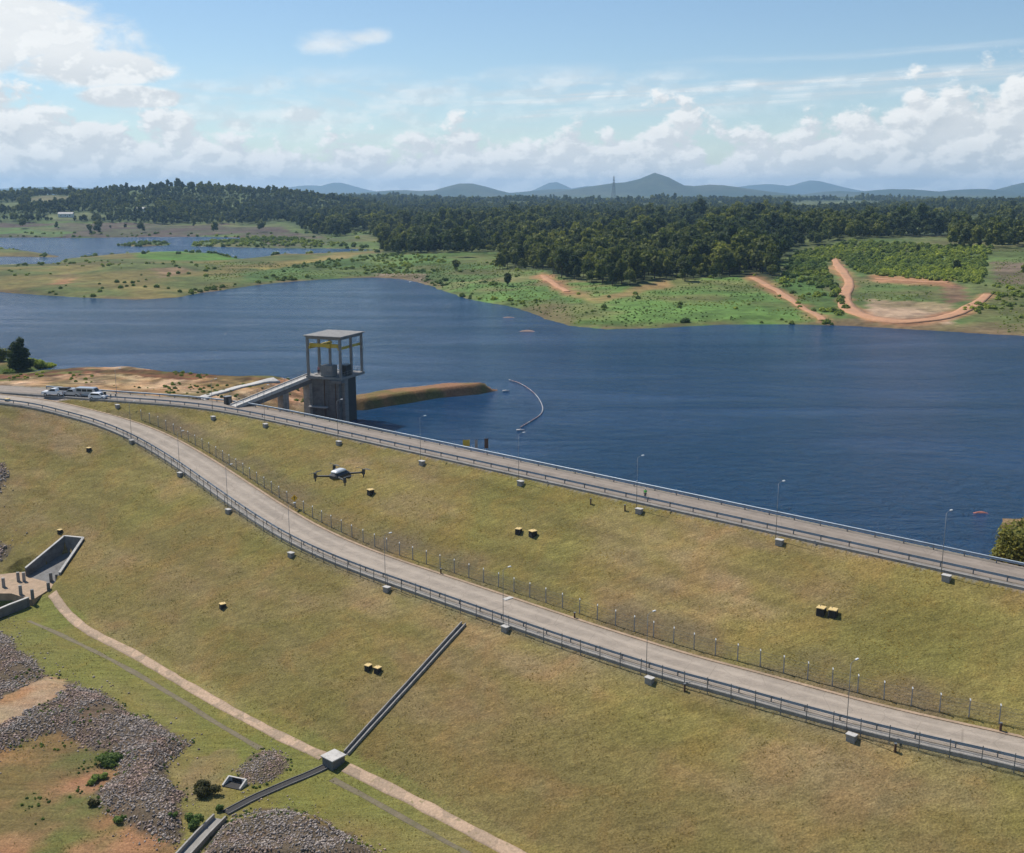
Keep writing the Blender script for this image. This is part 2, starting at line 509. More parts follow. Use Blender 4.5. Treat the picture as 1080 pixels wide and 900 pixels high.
class MB:
    """collects boxes, bars, tubes and prisms into one mesh"""
    def __init__(s): s.v = []; s.f = []

    def add(s, verts, faces):
        b = len(s.v); s.v += [tuple(float(c) for c in v) for v in verts]
        s.f += [tuple(i + b for i in f) for f in faces]; return s

    def box(s, c, size, rz=0.0, rx=0.0, ry=0.0, taper=1.0, bev=0.0):
        hx, hy, hz = size[0] / 2, size[1] / 2, size[2] / 2
        M = Matrix.Rotation(rz, 3, 'Z') @ Matrix.Rotation(ry, 3, 'Y') @ Matrix.Rotation(rx, 3, 'X')
        if bev <= 0:
            vs = []
            for z, t in ((-hz, 1), (hz, taper)):
                for x, y in ((-hx, -hy), (hx, -hy), (hx, hy), (-hx, hy)):
                    vs.append(M @ Vector((x * t, y * t, z)) + Vector(c))
            s.add(vs, [(3, 2, 1, 0), (4, 5, 6, 7), (0, 1, 5, 4), (1, 2, 6, 5), (2, 3, 7, 6), (3, 0, 4, 7)])
        else:
            b = min(bev, hx * .8, hy * .8, hz * .8)
            rings = []
            for z, ins in ((-hz, b), (-hz + b, 0), (hz - b, 0), (hz, b)):
                t = 1.0 + (taper - 1.0) * (z + hz) / (2 * hz)
                X, Y = (hx - ins) * t, (hy - ins) * t
                bb = b
                ring = [(-X, -Y + bb), (-X + bb, -Y), (X - bb, -Y), (X, -Y + bb), (X, Y - bb), (X - bb, Y), (-X + bb, Y), (-X, Y - bb)]
                rings.append([M @ Vector((p[0], p[1], z)) + Vector(c) for p in ring])
            vs = [p for r in rings for p in r]
            fs = [tuple(range(7, -1, -1)), tuple(range(24, 32))]
            for k in range(3):
                for i in range(8):
                    j = (i + 1) % 8
                    fs.append((k * 8 + i, k * 8 + j, (k + 1) * 8 + j, (k + 1) * 8 + i))
            s.add(vs, fs)
        return s

    def tube(s, p0, p1, r0, r1=None, n=8, cap=True):
        p0, p1 = Vector(p0), Vector(p1); r1 = r0 if r1 is None else r1
        d = (p1 - p0).normalized()
        a = d.orthogonal().normalized(); b = d.cross(a)
        vs = []
        for p, r in ((p0, r0), (p1, r1)):
            for i in range(n):
                t = 2 * math.pi * i / n; vs.append(p + a * (r * math.cos(t)) + b * (r * math.sin(t)))
        fs = [(i, (i + 1) % n, n + (i + 1) % n, n + i) for i in range(n)]
        if cap: fs += [tuple(range(n - 1, -1, -1)), tuple(range(n, 2 * n))]
        return s.add(vs, fs)

    def path(s, pts, r, n=6):
        for a, b in zip(pts[:-1], pts[1:]): s.tube(a, b, r, r, n)
        return s

    def bar(s, p0, p1, w, h):
        """rectangular bar between two points, w across (horizontal), h high"""
        p0, p1 = Vector(p0), Vector(p1); d = (p1 - p0).normalized()
        side = Vector((-d.y, d.x, 0)); side = side.normalized() if side.length > 1e-6 else Vector((1, 0, 0))
        up = d.cross(side) * -1
        if up.z < 0: up = -up
        vs = []
        for p in (p0, p1):
            for a, b in ((-1, -1), (1, -1), (1, 1), (-1, 1)): vs.append(p + side * (a * w / 2) + up * (b * h / 2))
        return s.add(vs, [(3, 2, 1, 0), (4, 5, 6, 7), (0, 1, 5, 4), (1, 2, 6, 5), (2, 3, 7, 6), (3, 0, 4, 7)])

    def prism(s, prof, axis, t0, t1):
        """polygon prof (list of 2D) extruded along axis 'x','y' or 'z' from t0 to t1"""
        n = len(prof); vs = []
        for t in (t0, t1):
            for a, b in prof:
                vs.append({'x': (t, a, b), 'y': (a, t, b), 'z': (a, b, t)}[axis])
        fs = [(i, (i + 1) % n, n + (i + 1) % n, n + i) for i in range(n)]
        return s.add(vs, fs + [tuple(range(n - 1, -1, -1)), tuple(range(n, 2 * n))])

    def sweep(s, pts, prof, closed=True):
        """profile of (side, up) swept along a 3D path, side = left of the path"""
        pts = np.asarray(pts, float); t = np.gradient(pts[:, :2], axis=0); t /= np.linalg.norm(t, axis=1)[:, None]
        n = len(prof); vs = []
        for p, d in zip(pts, t):
            for a, b in prof: vs.append((p[0] - d[1] * a, p[1] + d[0] * a, p[2] + b))
        fs = []
        for i in range(len(pts) - 1):
            for j in range(n if closed else n - 1):
                k = (j + 1) % n; fs.append((i * n + j, i * n + k, (i + 1) * n + k, (i + 1) * n + j))
        if closed: fs += [tuple(range(n)), tuple(range((len(pts) - 1) * n + n - 1, (len(pts) - 1) * n - 1, -1))]
        return s.add(vs, fs)

    def mesh(s, name, mat, smooth_=False):
        me = bpy.data.meshes.new(name); me.from_pydata(s.v, [], s.f); me.update()
        if mat: me.materials.append(mat)
        import bmesh
        bm = bmesh.new(); bm.from_mesh(me); bmesh.ops.recalc_face_normals(bm, faces=bm.faces); bm.to_mesh(me); bm.free()
        if smooth_:
            for p in me.polygons: p.use_smooth = True
        return me

    def build(s, name, mat, parent=None, smooth_=False): return obj(name, s.mesh(name, mat, smooth_), parent)


# ------------------------------------------------------------------ materials
def new_mat(name):
    m = bpy.data.materials.new(name); m.use_nodes = True
    t = m.node_tree; E.nt = t
    return m, t, t.nodes['Principled BSDF']


def objvec():
    return E.nt.nodes.new('ShaderNodeTexCoord').outputs['Object']


def bump(t, b, h, dist, strength=1.0):
    n = t.nodes.new('ShaderNodeBump'); n.inputs['Strength'].default_value = strength; n.inputs['Distance'].default_value = dist
    t.links.new(h.v if isinstance(h, E) else h, n.inputs['Height']); t.links.new(n.outputs[0], b.inputs['Normal'])


def simple(name, col, rough=.6, metal=0.0, var=.25, scale=3.0, bmp=0.0, dirt=None):
    m, t, b = new_mat(name)
    v = objvec()
    n1 = noise(v, scale, 5, .6); n2_ = noise(v, scale * 7, 3, .6)
    k = mrange(n1 * .6 + n2_ * .4, .3, .7, 1 - var, 1 + var * .6, False)
    c = mixc(1.0, col, k, 'MULTIPLY')
    if 'concrete' in name:
        sm = t.nodes.new('ShaderNodeMapping'); t.links.new(v, sm.inputs['Vector']); sm.inputs['Scale'].default_value = (1.6, 1.6, .12)
        c = mixc(mrange(noise(sm.outputs[0], 1.0, 5, .7), .5, .7, 0, .55), c, tuple(x * .45 for x in col))
        lw = t.nodes.new('ShaderNodeTexWave'); lw.bands_direction = 'Z'; lw.inputs['Scale'].default_value = .21; lw.inputs['Distortion'].default_value = .3; t.links.new(v, lw.inputs['Vector'])
        c = mixc(mrange(E(lw.outputs['Fac']), 0, .06, .3, 0), c, tuple(x * .5 for x in col))
    if dirt is not None:
        c = mixc(mrange(noise(v, scale * .6, 6, .65), .5, .72, 0, .75), c, dirt)
    t.links.new(c, b.inputs['Base Color'])
    b.inputs['Roughness'].default_value = rough; b.inputs['Metallic'].default_value = metal
    if bmp: bump(t, b, n2_, bmp)
    return m


def ground_material(name, far=False):
    m, t, b = new_mat(name)
    v = objvec()
    at = t.nodes.new('ShaderNodeAttribute'); at.attribute_name = 'Col'
    if not far:
        na = noise(v, .16, 4, .55, .6); nb = noise(v, .9, 4, .62, .4); nc = noise(v, 4.2, 3, .65); nd = noise(v, .045, 3, .5)
        k = mrange(nb, .28, .72, .87, 1.13, False) * mrange(nc, .28, .72, .74, 1.26, False)
        k = k * mrange(noise(v, 2.1, 3, .7), .3, .7, .86, 1.14, False)
        c = mixc(1.0, at.outputs['Color'], k, 'MULTIPLY')
        c = mixc(mrange(na, .42, .68, 0, .5), c, mixc(1.0, c, (1.22, 0.98, .92), 'MULTIPLY'))
        c = mixc(mrange(nd, .4, .62, 0, .75), c, mixc(1.0, c, (.93, 1.02, .84), 'MULTIPLY'))
        # darker tussocks
        tus = mrange(noise(v, 1.6, 5, .72, .8), .56, .70, 0, .2)
        c = mixc(tus, c, mixc(1.0, c, (.55, .62, .50), 'MULTIPLY'))
        sv = t.nodes.new('ShaderNodeMapping'); t.links.new(v, sv.inputs['Vector']); sv.inputs['Rotation'].default_value = (0, 0, .72); sv.inputs['Scale'].default_value = (.22, 1.3, 1)
        sn = noise(sv.outputs[0], 1.1, 4, .65, .5)
        c = mixc(1.0, c, mrange(sn, .3, .7, .80, 1.2, False), 'MULTIPLY')
        t.links.new(c, b.inputs['Base Color'])
        bump(t, b, nb * .5 + nc * .5, .32, .9)
    else:
        na = noise(v, .012, 4, .6, .5); nb = noise(v, .06, 5, .65, .4); nc = noise(v, .25, 3, .6)
        k = mrange(na, .3, .7, .72, 1.3, False) * mrange(nb, .3, .7, .62, 1.4, False) * mrange(nc, .3, .7, .75, 1.25, False)
        c = mixc(1.0, at.outputs['Color'], k, 'MULTIPLY')
        t.links.new(c, b.inputs['Base Color'])
        bump(t, b, nb * .6 + nc * .4, 2.2, .8)
    b.inputs['Roughness'].default_value = .95
    b.inputs['Specular IOR Level'].default_value = .15
    return m


M = {}
M['ground'] = ground_material('turf_and_soil')
M['far'] = ground_material('far_land', True)


def road_mat(name, col):
    m, t, b = new_mat(name)
    v = objvec()
    k = mrange(noise(v, .35, 5, .65, .6), .3, .7, .80, 1.15, False) * mrange(noise(v, 6, 4, .7), .3, .7, .85, 1.13, False)
    c = mixc(1.0, col, k, 'MULTIPLY')
    c = mixc(mrange(noise(v, .8, 5, .7, 1.2), .56, .72, 0, .4), c, (.36, .30, .24))
    c = mixc(mrange(noise(v, .16, 3, .5, 1.0), .54, .62, 0, .35), c, tuple(x * .74 for x in col))
    uv = t.nodes.new('ShaderNodeAttribute'); uv.attribute_name = 'across'
    a = E(uv.outputs['Fac'])
    wt = E.m('MAXIMUM', mrange(E.m('ABSOLUTE', a - .30), .0, .09, 1, 0), mrange(E.m('ABSOLUTE', a - .66), 0, .09, 1, 0))
    edge = mrange(E.m('ABSOLUTE', a - .5) + (noise(v, 1.6, 4, .7) - .5) * .22, .36, .5, 0, 1)
    c = mixc(wt * mrange(noise(v, .5, 3), .3, .6, .3, .8), c, tuple(x * 1.22 for x in col))
    mid = mrange(E.m('ABSOLUTE', a - .48), .0, .07, 1, 0)
    c = mixc(mid * mrange(noise(v, .9, 4, .7), .4, .65, 0, .5), c, tuple(x * .68 for x in col))
    vo = t.nodes.new('ShaderNodeTexVoronoi'); vo.feature = 'DISTANCE_TO_EDGE'; vo.inputs['Scale'].default_value = .32; t.links.new(v, vo.inputs['Vector'])
    c = mixc(mrange(E(vo.outputs['Distance']), 0, .02, .45, 0), c, tuple(x * .5 for x in col))
    c = mixc(edge * mrange(noise(v, 1.2, 4, .7), .4, .62, .1, .7), c, (.20, .165, .11))
    t.links.new(c, b.inputs['Base Color']); b.inputs['Roughness'].default_value = .9
    bump(t, b, noise(v, 8, 4, .7), .03)
    return m


M['road'] = road_mat('service_road', (.315, .265, .215))
M['crest'] = road_mat('crest_road', (.235, .195, .16))
M['path'] = simple('concrete_path', (.38, .27, .18), .9, 0, .35, .9, .03, (.24, .18, .11))
m_, t_, b_ = new_mat('path_slabs'); v_ = objvec()
vs_ = t_.nodes.new('ShaderNodeTexVoronoi'); vs_.inputs['Scale'].default_value = .55; t_.links.new(v_, vs_.inputs['Vector'])
sp_ = t_.nodes.new('ShaderNodeSeparateColor'); t_.links.new(vs_.outputs['Color'], sp_.inputs[0])
cc_ = mixc(E(sp_.outputs[0]), (.30, .22, .15), (.46, .32, .215))
cc_ = mixc(1.0, cc_, mrange(noise(v_, 3.0, 5, .7), .3, .7, .7, 1.25, False), 'MULTIPLY')
cc_ = mixc(mrange(noise(v_, 1.3, 4, .7), .58, .7, 0, .7), cc_, (.16, .14, .05))
t_.links.new(cc_, b_.inputs['Base Color']); b_.inputs['Roughness'].default_value = .9
M['slabs'] = m_
M['track'] = simple('dry_track', (.17, .14, .085), .95, 0, .35, .8, .05, (.12, .11, .045))
M['dirt_road'] = simple('orange_dirt', (.45, .235, .125), .95, 0, .3, .12, .1, (.30, .20, .11))
M['concrete'] = simple('concrete', (.31, .29, .265), .85, 0, .25, 1.2, .03, (.17, .155, .14))
M['concrete_light'] = simple('pale_concrete', (.50, .48, .45), .85, 0, .2, 1.5, .02, (.33, .31, .28))
M['concrete_dark'] = simple('shaded_weathered_concrete', (.17, .165, .16), .85, 0, .35, .8, .04, (.07, .066, .062))  # stained, and darkened to paint in shaded walls, undersides and recesses
M['tower_conc'] = simple('tower_concrete', (.235, .23, .22), .85, 0, .25, 1.0, .03, (.12, .115, .11))
M['galv'] = simple('galvanised_steel', (.30, .36, .42), .55, .25, .3, 1.2)
M['galv_dull'] = simple('dull_steel', (.20, .215, .235), .55, .5, .2, 2.0)
M['post_white'] = simple('sunlit_cap_concrete', (.80, .80, .78), .7, 0, .08, 4)  # whitened so the fence caps read as sunlit
M['post_conc'] = simple('concrete_post', (.34, .32, .29), .85, 0, .2, 4)
M['wire'] = simple('wire', (.20, .21, .215), .5, .6, .1, 3)
M['lamp'] = simple('lamp_head_white', (.75, .76, .76), .4, 0, .05, 5)
M['yellow'] = simple('faded_yellow_lid', (.66, .48, .20), .75, 0, .2, 6, 0, (.42, .35, .2))
M['crane'] = simple('yellow_crane_paint', (.50, .36, .03), .45, 0, .15, 3)
M['black'] = simple('black_paint', (.018, .018, .02), .5, 0, .2, 4)
M['dark'] = simple('shaded_interior', (.035, .033, .032), .9, 0, .3, 4)  # near-black paints in the shade inside drains
M['white'] = simple('white_car_paint', (.75, .76, .78), .28, 0, .04, 2)
M['silver'] = simple('silver_car_paint', (.42, .44, .47), .3, .5, .05, 2)
M['glass'] = simple('dark_glass', (.015, .02, .025), .08, 0, .05, 2)
M['rubber'] = simple('rubber', (.02, .02, .02), .8, 0, .1, 5)
M['red'] = simple('red_plastic', (.45, .04, .03), .4, 0, .1, 5)
M['sign'] = simple('yellow_sign', (.72, .42, .02), .5, 0, .05, 5)
M['rust'] = simple('rusty_brown', (.10, .05, .03), .85, 0, .3, 5)
M['skin'] = simple('skin', (.42, .25, .17), .6, 0, .05, 5)
M['hair'] = simple('dark_hair', (.02, .015, .012), .7, 0, .1, 9)
M['vest'] = simple('green_hi_vis', (.10, .50, .09), .7, 0, .1, 5)
M['navy'] = simple('navy_cloth', (.02, .025, .05), .85, 0, .2, 5)
M['pink'] = simple('pink_shirt', (.55, .22, .22), .8, 0, .1, 5)
M['blue_cloth'] = simple('blue_shirt', (.06, .10, .25), .8, 0, .1, 5)
M['tile'] = simple('clay_roof', (.30, .13, .08), .85, 0, .2, 2)
M['wall_white'] = simple('white_wall', (.68, .68, .66), .8, 0, .1, 1)
M['float'] = simple('pale_pink_float', (.42, .27, .25), .5, 0, .15, 1.5)
M['float_white'] = simple('white_float', (.50, .47, .46), .5, 0, .1, 1.5)
M['mud'] = simple('wet_mud', (.26, .17, .12), .8, 0, .3, .6, .05)
M['mud_red'] = simple('red_mud', (.42, .15, .10), .8, 0, .3, .6, .05)
M['bark'] = simple('bark', (.09, .07, .05), .9, 0, .3, 2, .05)


def foliage(name, base, tips, rnd=.3):
    m, t, b = new_mat(name)
    oi = t.nodes.new('ShaderNodeObjectInfo')
    r = E(oi.outputs['Random'])
    geo = t.nodes.new('ShaderNodeNewGeometry')
    rr = E(geo.outputs['Random Per Island'])
    v = objvec()
    f = rr * .45 + noise(v, .45, 3) * .55
    c = mixc(mrange(f, .25, .75), base, tips)
    hue = mixc(r, (1 - rnd, 1 - rnd * .85, 1 - rnd * .5), (1 + rnd * 1.9, 1 + rnd * 1.35, 1 + rnd * .4))
    c = mixc(1.0, c, hue, 'MULTIPLY')
    pn = noise(oi.outputs['Location'], .009, 4, .6)
    c = mixc(1.0, c, mixc(mrange(pn, .38, .62), (.62, .72, .8), (1.5, 1.35, .95)), 'MULTIPLY')
    t.links.new(c, b.inputs['Base Color']); b.inputs['Roughness'].default_value = .75
    b.inputs['Specular IOR Level'].default_value = .25
    tr = t.nodes.new('ShaderNodeBsdfTranslucent'); t.links.new(mixc(1.0, c, (1.15, 1.2, .7), 'MULTIPLY'), tr.inputs[0])
    mx = t.nodes.new('ShaderNodeMixShader'); mx.inputs[0].default_value = .35
    t.links.new(b.outputs[0], mx.inputs[1]); t.links.new(tr.outputs[0], mx.inputs[2]); t.links.new(mx.outputs[0], t.nodes['Material Output'].inputs['Surface'])
    return m


M['leaf'] = foliage('forest_leaves', (.045, .068, .022), (.125, .155, .046), .42)
M['conifer'] = foliage('conifer_needles', (.010, .024, .012), (.028, .05, .02), .1)
M['shrub'] = foliage('shrub_leaves', (.11, .165, .045), (.24, .31, .085), .3)
M['bush'] = foliage('bush_leaves', (.065, .085, .026), (.17, .18, .055), .2)
M['olive'] = foliage('olive_bush_leaves', (.06, .055, .022), (.14, .12, .05), .2)

# stone: per-stone grey
m, t, b = new_mat('grey_rubble')
geo = t.nodes.new('ShaderNodeNewGeometry'); rr = E(geo.outputs['Random Per Island'])
v = objvec()
c = mixc(mrange(rr, 0, 1, 0, 1, False), (.10, .085, .080), (.44, .375, .325))
c = mixc(mrange(noise(v, .22, 3), .45, .62, 0, .7), c, mixc(1.0, c, (1.15, .88, .78), 'MULTIPLY'))
c = mixc(mrange(noise(v, .5, 4), .54, .66, 0, .55), c, mixc(1.0, c, (.45, .45, .48), 'MULTIPLY'))
t.links.new(c, b.inputs['Base Color']); b.inputs['Roughness'].default_value = .9
M['stone'] = m

# water
m, t, b = new_mat('lake_water')
v = objvec()
b.inputs['Roughness'].default_value = .16
b.inputs['Specular IOR Level'].default_value = .34
b.inputs['IOR'].default_value = 1.333
mp = t.nodes.new('ShaderNodeMapping'); t.links.new(v, mp.inputs['Vector']); mp.inputs['Scale'].default_value = (.8, 1.25, 1); mp.inputs['Rotation'].default_value = (0, 0, .5)
mp2 = t.nodes.new('ShaderNodeMapping'); t.links.new(v, mp2.inputs['Vector']); mp2.inputs['Scale'].default_value = (.45, 1.9, 1); mp2.inputs['Rotation'].default_value = (0, 0, .35)
w1 = noise(mp.outputs[0], .30, 5, .68, .6); w2 = noise(mp.outputs[0], 2.4, 3, .6); w3 = noise(mp2.outputs[0], .018, 5, .6, 1.2)
deep = mixc(mrange(w3, .35, .68), (.003, .050, .140), (.008, .072, .180))
t.links.new(deep, b.inputs['Base Color'])
bump(t, b, (w1 * .75 + w2 * .25) * mrange(w3, .3, .7, .45, 1.5), 3.6, 1.0)
M['water'] = m

# ------------------------------------------------------------------ near ground
C_GRASS = np.array([.205, .160, .056]); C_GREEN = np.array([.170, .145, .048]); C_TAN = np.array([.250, .182, .095])
C_ORANGE = np.array([.33, .185, .10]); C_SAND = np.array([.42, .30, .20]); C_BANK = np.array([.17, .10, .045])
C_GREY = np.array([.21, .185, .165]); C_ROCKB = np.array([.115, .088, .06]); C_BRN = np.array([.160, .115, .050])


def lerp(a, b, t): return a + (b - a) * t[..., None]


def near_col(x, y, z):
    _, d, s, w = z_slope(x, y)
    px, py = project(x, y, z)
    jx = fbm(x, y, 3.0, 4, 41) * 10; jy = fbm(x, y, 3.0, 4, 43) * 7
    # stretched along the slope contour
    uu = x * .75 - y * .66; vv = x * .66 + y * .75
    n1 = fbm(uu / 2.4, vv, 9, 4, 51); n2 = fbm(x, y, 30, 3, 53); n3 = fbm(uu / 3, vv, 2.6, 3, 57)
    c = np.broadcast_to(C_GRASS, x.shape + (3,)).copy()
    green = np.clip(.45 + 1.6 * n1 + 1.1 * n2 + .35 * sstep(700, 100, px) - .55 * sstep(400, 1000, px) * sstep(600, 760, py) * (s > 0), 0, 1)
    c = lerp(c, C_GREEN, green * .8)
    tan = np.clip(-.1 - 1.5 * n1 + 1.1 * n3 + .5 * sstep(500, 1080, px) * (s > 0) + .18 * (s > 0), 0, 1)
    c = lerp(c, C_TAN, tan * .85)
    wv = .5 + .5 * np.sin(d * 2.1 + 9 * fbm(uu / 3.5, vv, 11, 3, 61)) ; wv2 = np.clip(2.4 * fbm(uu / 5, vv, 3.2, 4, 63), -1, 1)
    c = c * (1 + (.15 * (wv - .5) * np.clip(.5 + 3 * n2, 0, 1) + .13 * wv2) * (d > 1))[..., None]
    # verge above the service road: dry, brown and stony
    ver = sstep(-6.5, -3.0, s) * (s < 0) * (d > 3)
    c = lerp(c, np.array([.15, .115, .065]), ver * np.clip(.62 + 1.2 * n3, 0, 1))
    # bench at the toe: greener
    toe = ((z < TOE_Z + 1.2) & (d > 20)).astype(float)
    c = lerp(c, np.array([.158, .152, .046]), toe * np.clip(.65 + n1, 0, 1))
    dk = sstep(14, 4, z - TOE_Z) * (1 - toe) * (s > 0)
    c = lerp(c, np.array([.150, .115, .045]), dk * .55)
    edge = np.exp(-((s - w - .6) / 1.0) ** 2) * (s > 0)
    c = lerp(c, np.array([.17, .15, .11]), edge * .6)
    up = d < 0
    crest = (d < .6) & (d > -8.5)
    c[crest] = C_GREY
    ab = up & ~crest
    n4 = fbm(x, y, 14, 4, 71); n5 = fbm(x, y, 5, 4, 73)
    cb = lerp(np.broadcast_to(C_ORANGE, x.shape + (3,)), C_SAND, np.clip(.35 + 1.8 * n4, 0, 1))
    cb = lerp(cb, C_BANK, np.clip(.1 + 2.2 * n5 + .9 * n4, 0, 1) * .8)
    wet = sstep(1.6, .4, z)
    cb = lerp(cb, np.array([.09, .055, .032]), wet * .7)
    bankline = inpoly(px + jx, py + jy * .5, [(-60, 396), (0, 392), (45, 388), (230, 393), (300, 396), (300, 401), (200, 400), (150, 398), (100, 394), (60, 396), (0, 402), (-60, 405)])
    cb = np.where(bankline[..., None], lerp(np.broadcast_to(np.array([.13, .055, .03]), x.shape + (3,)), np.array([.11, .11, .035]), np.clip(.3 + 2.5 * n5, 0, 1)), cb)
    grn = np.clip(.15 + 2.2 * fbm(x, y, 8, 3, 75), 0, 1)
    cb = lerp(cb, np.array([.10, .095, .03]), grn * .55)
    cb = cb * (1 + .55 * np.clip(2 * fbm(x, y, 2.4, 4, 77), -1, 1))[..., None]
    c = np.where(ab[..., None], cb, c)
    dk2 = up & (poly_sd(x, y, DIKE) > -3)
    cdike = lerp(np.broadcast_to(np.array([.25, .135, .075]), x.shape + (3,)), np.array([.115, .105, .035]), np.clip(.22 + 2.4 * n5 + .25 * (z < 1.8), 0, 1) * .8)
    c = np.where(dk2[..., None], cdike, c)
    sp = up & (poly_sd(x, y, SPIT) > -2)
    c = np.where(sp[..., None], lerp(np.broadcast_to(np.array([.07, .10, .03]), x.shape + (3,)), np.array([.24, .15, .09]), np.clip(.1 + 2 * n5, 0, 1)), c)
    # car park where the two roads meet
    park = inpoly(px, py + jy * .2, [(-80, 407), (0, 409.5), (60, 411), (118, 413.5), (122, 419.5), (75, 420), (60, 424), (0, 417), (-80, 412)]) & (z > 5)
    c = np.where(park[..., None], np.broadcast_to(np.array([.27, .24, .215]), c.shape), c)
    ds = d > 0
    for poly, cc, j in ((R1_px, C_ROCKB, 1), (R2_px, C_ROCKB, .7), (R3_px, C_ROCKB, 1), (R4_px, C_ROCKB, .5), (R5_px, C_ROCKB, .5)):
        k = inpoly(px + jx * j, py + jy * j, poly) & ds
        c = np.where(k[..., None], cc, c)
    k = inpoly(px + jx, py + jy, BROWN_px) & ds
    cbn = lerp(np.broadcast_to(C_BRN, x.shape + (3,)), np.array([.27, .15, .08]), np.clip(.05 + 2.0 * fbm(x, y, 7, 4, 81) + .5 * sstep(800, 880, py), 0, 1))
    cbn = lerp(cbn, np.array([.12, .12, .04]), np.clip(-.3 + 2.2 * fbm(x, y, 5, 3, 83) + .4 * sstep(865, 890, py + .12 * px - 5), 0, 1))
    c = np.where(k[..., None], cbn, c)
    k = inpoly(px + jx, py + jy, SOIL_px) & ds
    c = np.where(k[..., None], lerp(np.broadcast_to(C_ORANGE * [.95, .95, .95], x.shape + (3,)), C_SAND * .8, np.clip(.4 + 2 * n5, 0, 1)), c)
    # dry patches around the outlet
    k = inpoly(px + jx, py + jy, [(205, 800), (250, 790), (255, 815), (235, 815), (200, 850), (192, 830)]) & ds
    c = np.where(k[..., None], lerp(c, np.array([.19, .15, .075]), np.full(x.shape, .7)), c)
    return c


BAS = [G(a_, b_) for a_, b_ in ((68, 568), (88, 570), (63, 607), (27, 602))]
BAS_APZ = float(G(30, 620)[2]) + .15
_q = [b_[:2] for b_ in BAS]
_out = [P(-60, 629, BAS_APZ)[:2], P(9, 627, BAS_APZ)[:2], P(28, 631, BAS_APZ)[:2], P(9, 640, BAS_APZ)[:2], P(-60, 668, BAS_APZ)[:2]]
_ap = [P(a_, b_, BAS_APZ)[:2] for a_, b_ in ((-60, 611), (0, 606), (26, 601), (66, 605), (66, 612), (60, 620), (34, 634), (12, 627), (-60, 627))]
CARVE = [(_ap, None, BAS_APZ - .2, 0), (_q, 3.6, 0, 0), (_out, 3.0, 0, 0)]
xs = geo_axis(-165, 110, .6, -1600, 700, 1.16)
ys = geo_axis(72, 300, .6, -150, 326, 1.16)
ground = grid_mesh('ground', xs, ys, z_near, M['ground'], near_col)
tag(ground, kind='structure')

# ------------------------------------------------------------------ far land
P0 = lambda a, b: tuple(P(a, b, 0)[:2])
SHORE = [(-1600, 420), (-900, 470), P0(-200, 306), P0(-60, 307), P0(0, 308.5), P0(40, 311), P0(100, 315), P0(145, 316.5), P0(190, 314), P0(215, 309), P0(250, 304), P0(290, 299), P0(340, 295),
         P0(390, 293), P0(415, 294.5), P0(440, 299), P0(465, 305), P0(490, 315), P0(530, 323), P0(560, 333), P0(600, 344), P0(640, 347.5), P0(700, 345), P0(760, 342), P0(830, 342), P0(900, 344),
         P0(960, 348.5), P0(1020, 352), P0(1080, 355), P0(1250, 366), (900, 300), (9000, 100), (9000, 9000), (-9000, 9000), (-9000, 800)]
LAKE2 = [P0(-400, 252), P0(-100, 250.5), P0(0, 250.8), P0(83, 251.2), P0(140, 250.4), P0(211, 250), P0(262, 251), P0(250, 254.5), P0(206, 256.5), P0(204, 260), P0(262, 261.5), P0(290, 262.2), P0(340, 262),
         P0(372, 262.5), P0(402, 264), P0(365, 266.5), P0(317, 268.5), P0(300, 268), P0(272, 272), P0(253, 274), P0(240, 269), P0(195, 265.5), P0(139, 267), P0(105, 270), P0(67, 273), P0(60, 279), P0(0, 280.5), P0(-100, 282), P0(-400, 285)]
ISLES = [[P0(-120, 262), P0(0, 263), P0(30, 265), P0(64, 270.5), P0(60, 271.6), P0(0, 270.8), P0(-120, 271)],
         [P0(124, 259.3), P0(140, 257.6), P0(166, 256.2), P0(182, 256.6), P0(180, 258.8), P0(150, 260.3)]]


TRACKS = [[(879, 271), (884, 281), (892, 291), (897, 300), (891, 310), (890, 320), (900, 330), (922, 337), (950, 341), (985, 338), (1012, 331), (1030, 321), (1042, 311)],
          [(793, 293), (812, 303), (826, 311), (846, 325), (868, 338)], [(572, 291), (585, 300), (598, 308)], [(925, 294), (960, 297), (1000, 298)], [(862, 286), (882, 284)], [(600, 306), (625, 318), (700, 300)]]


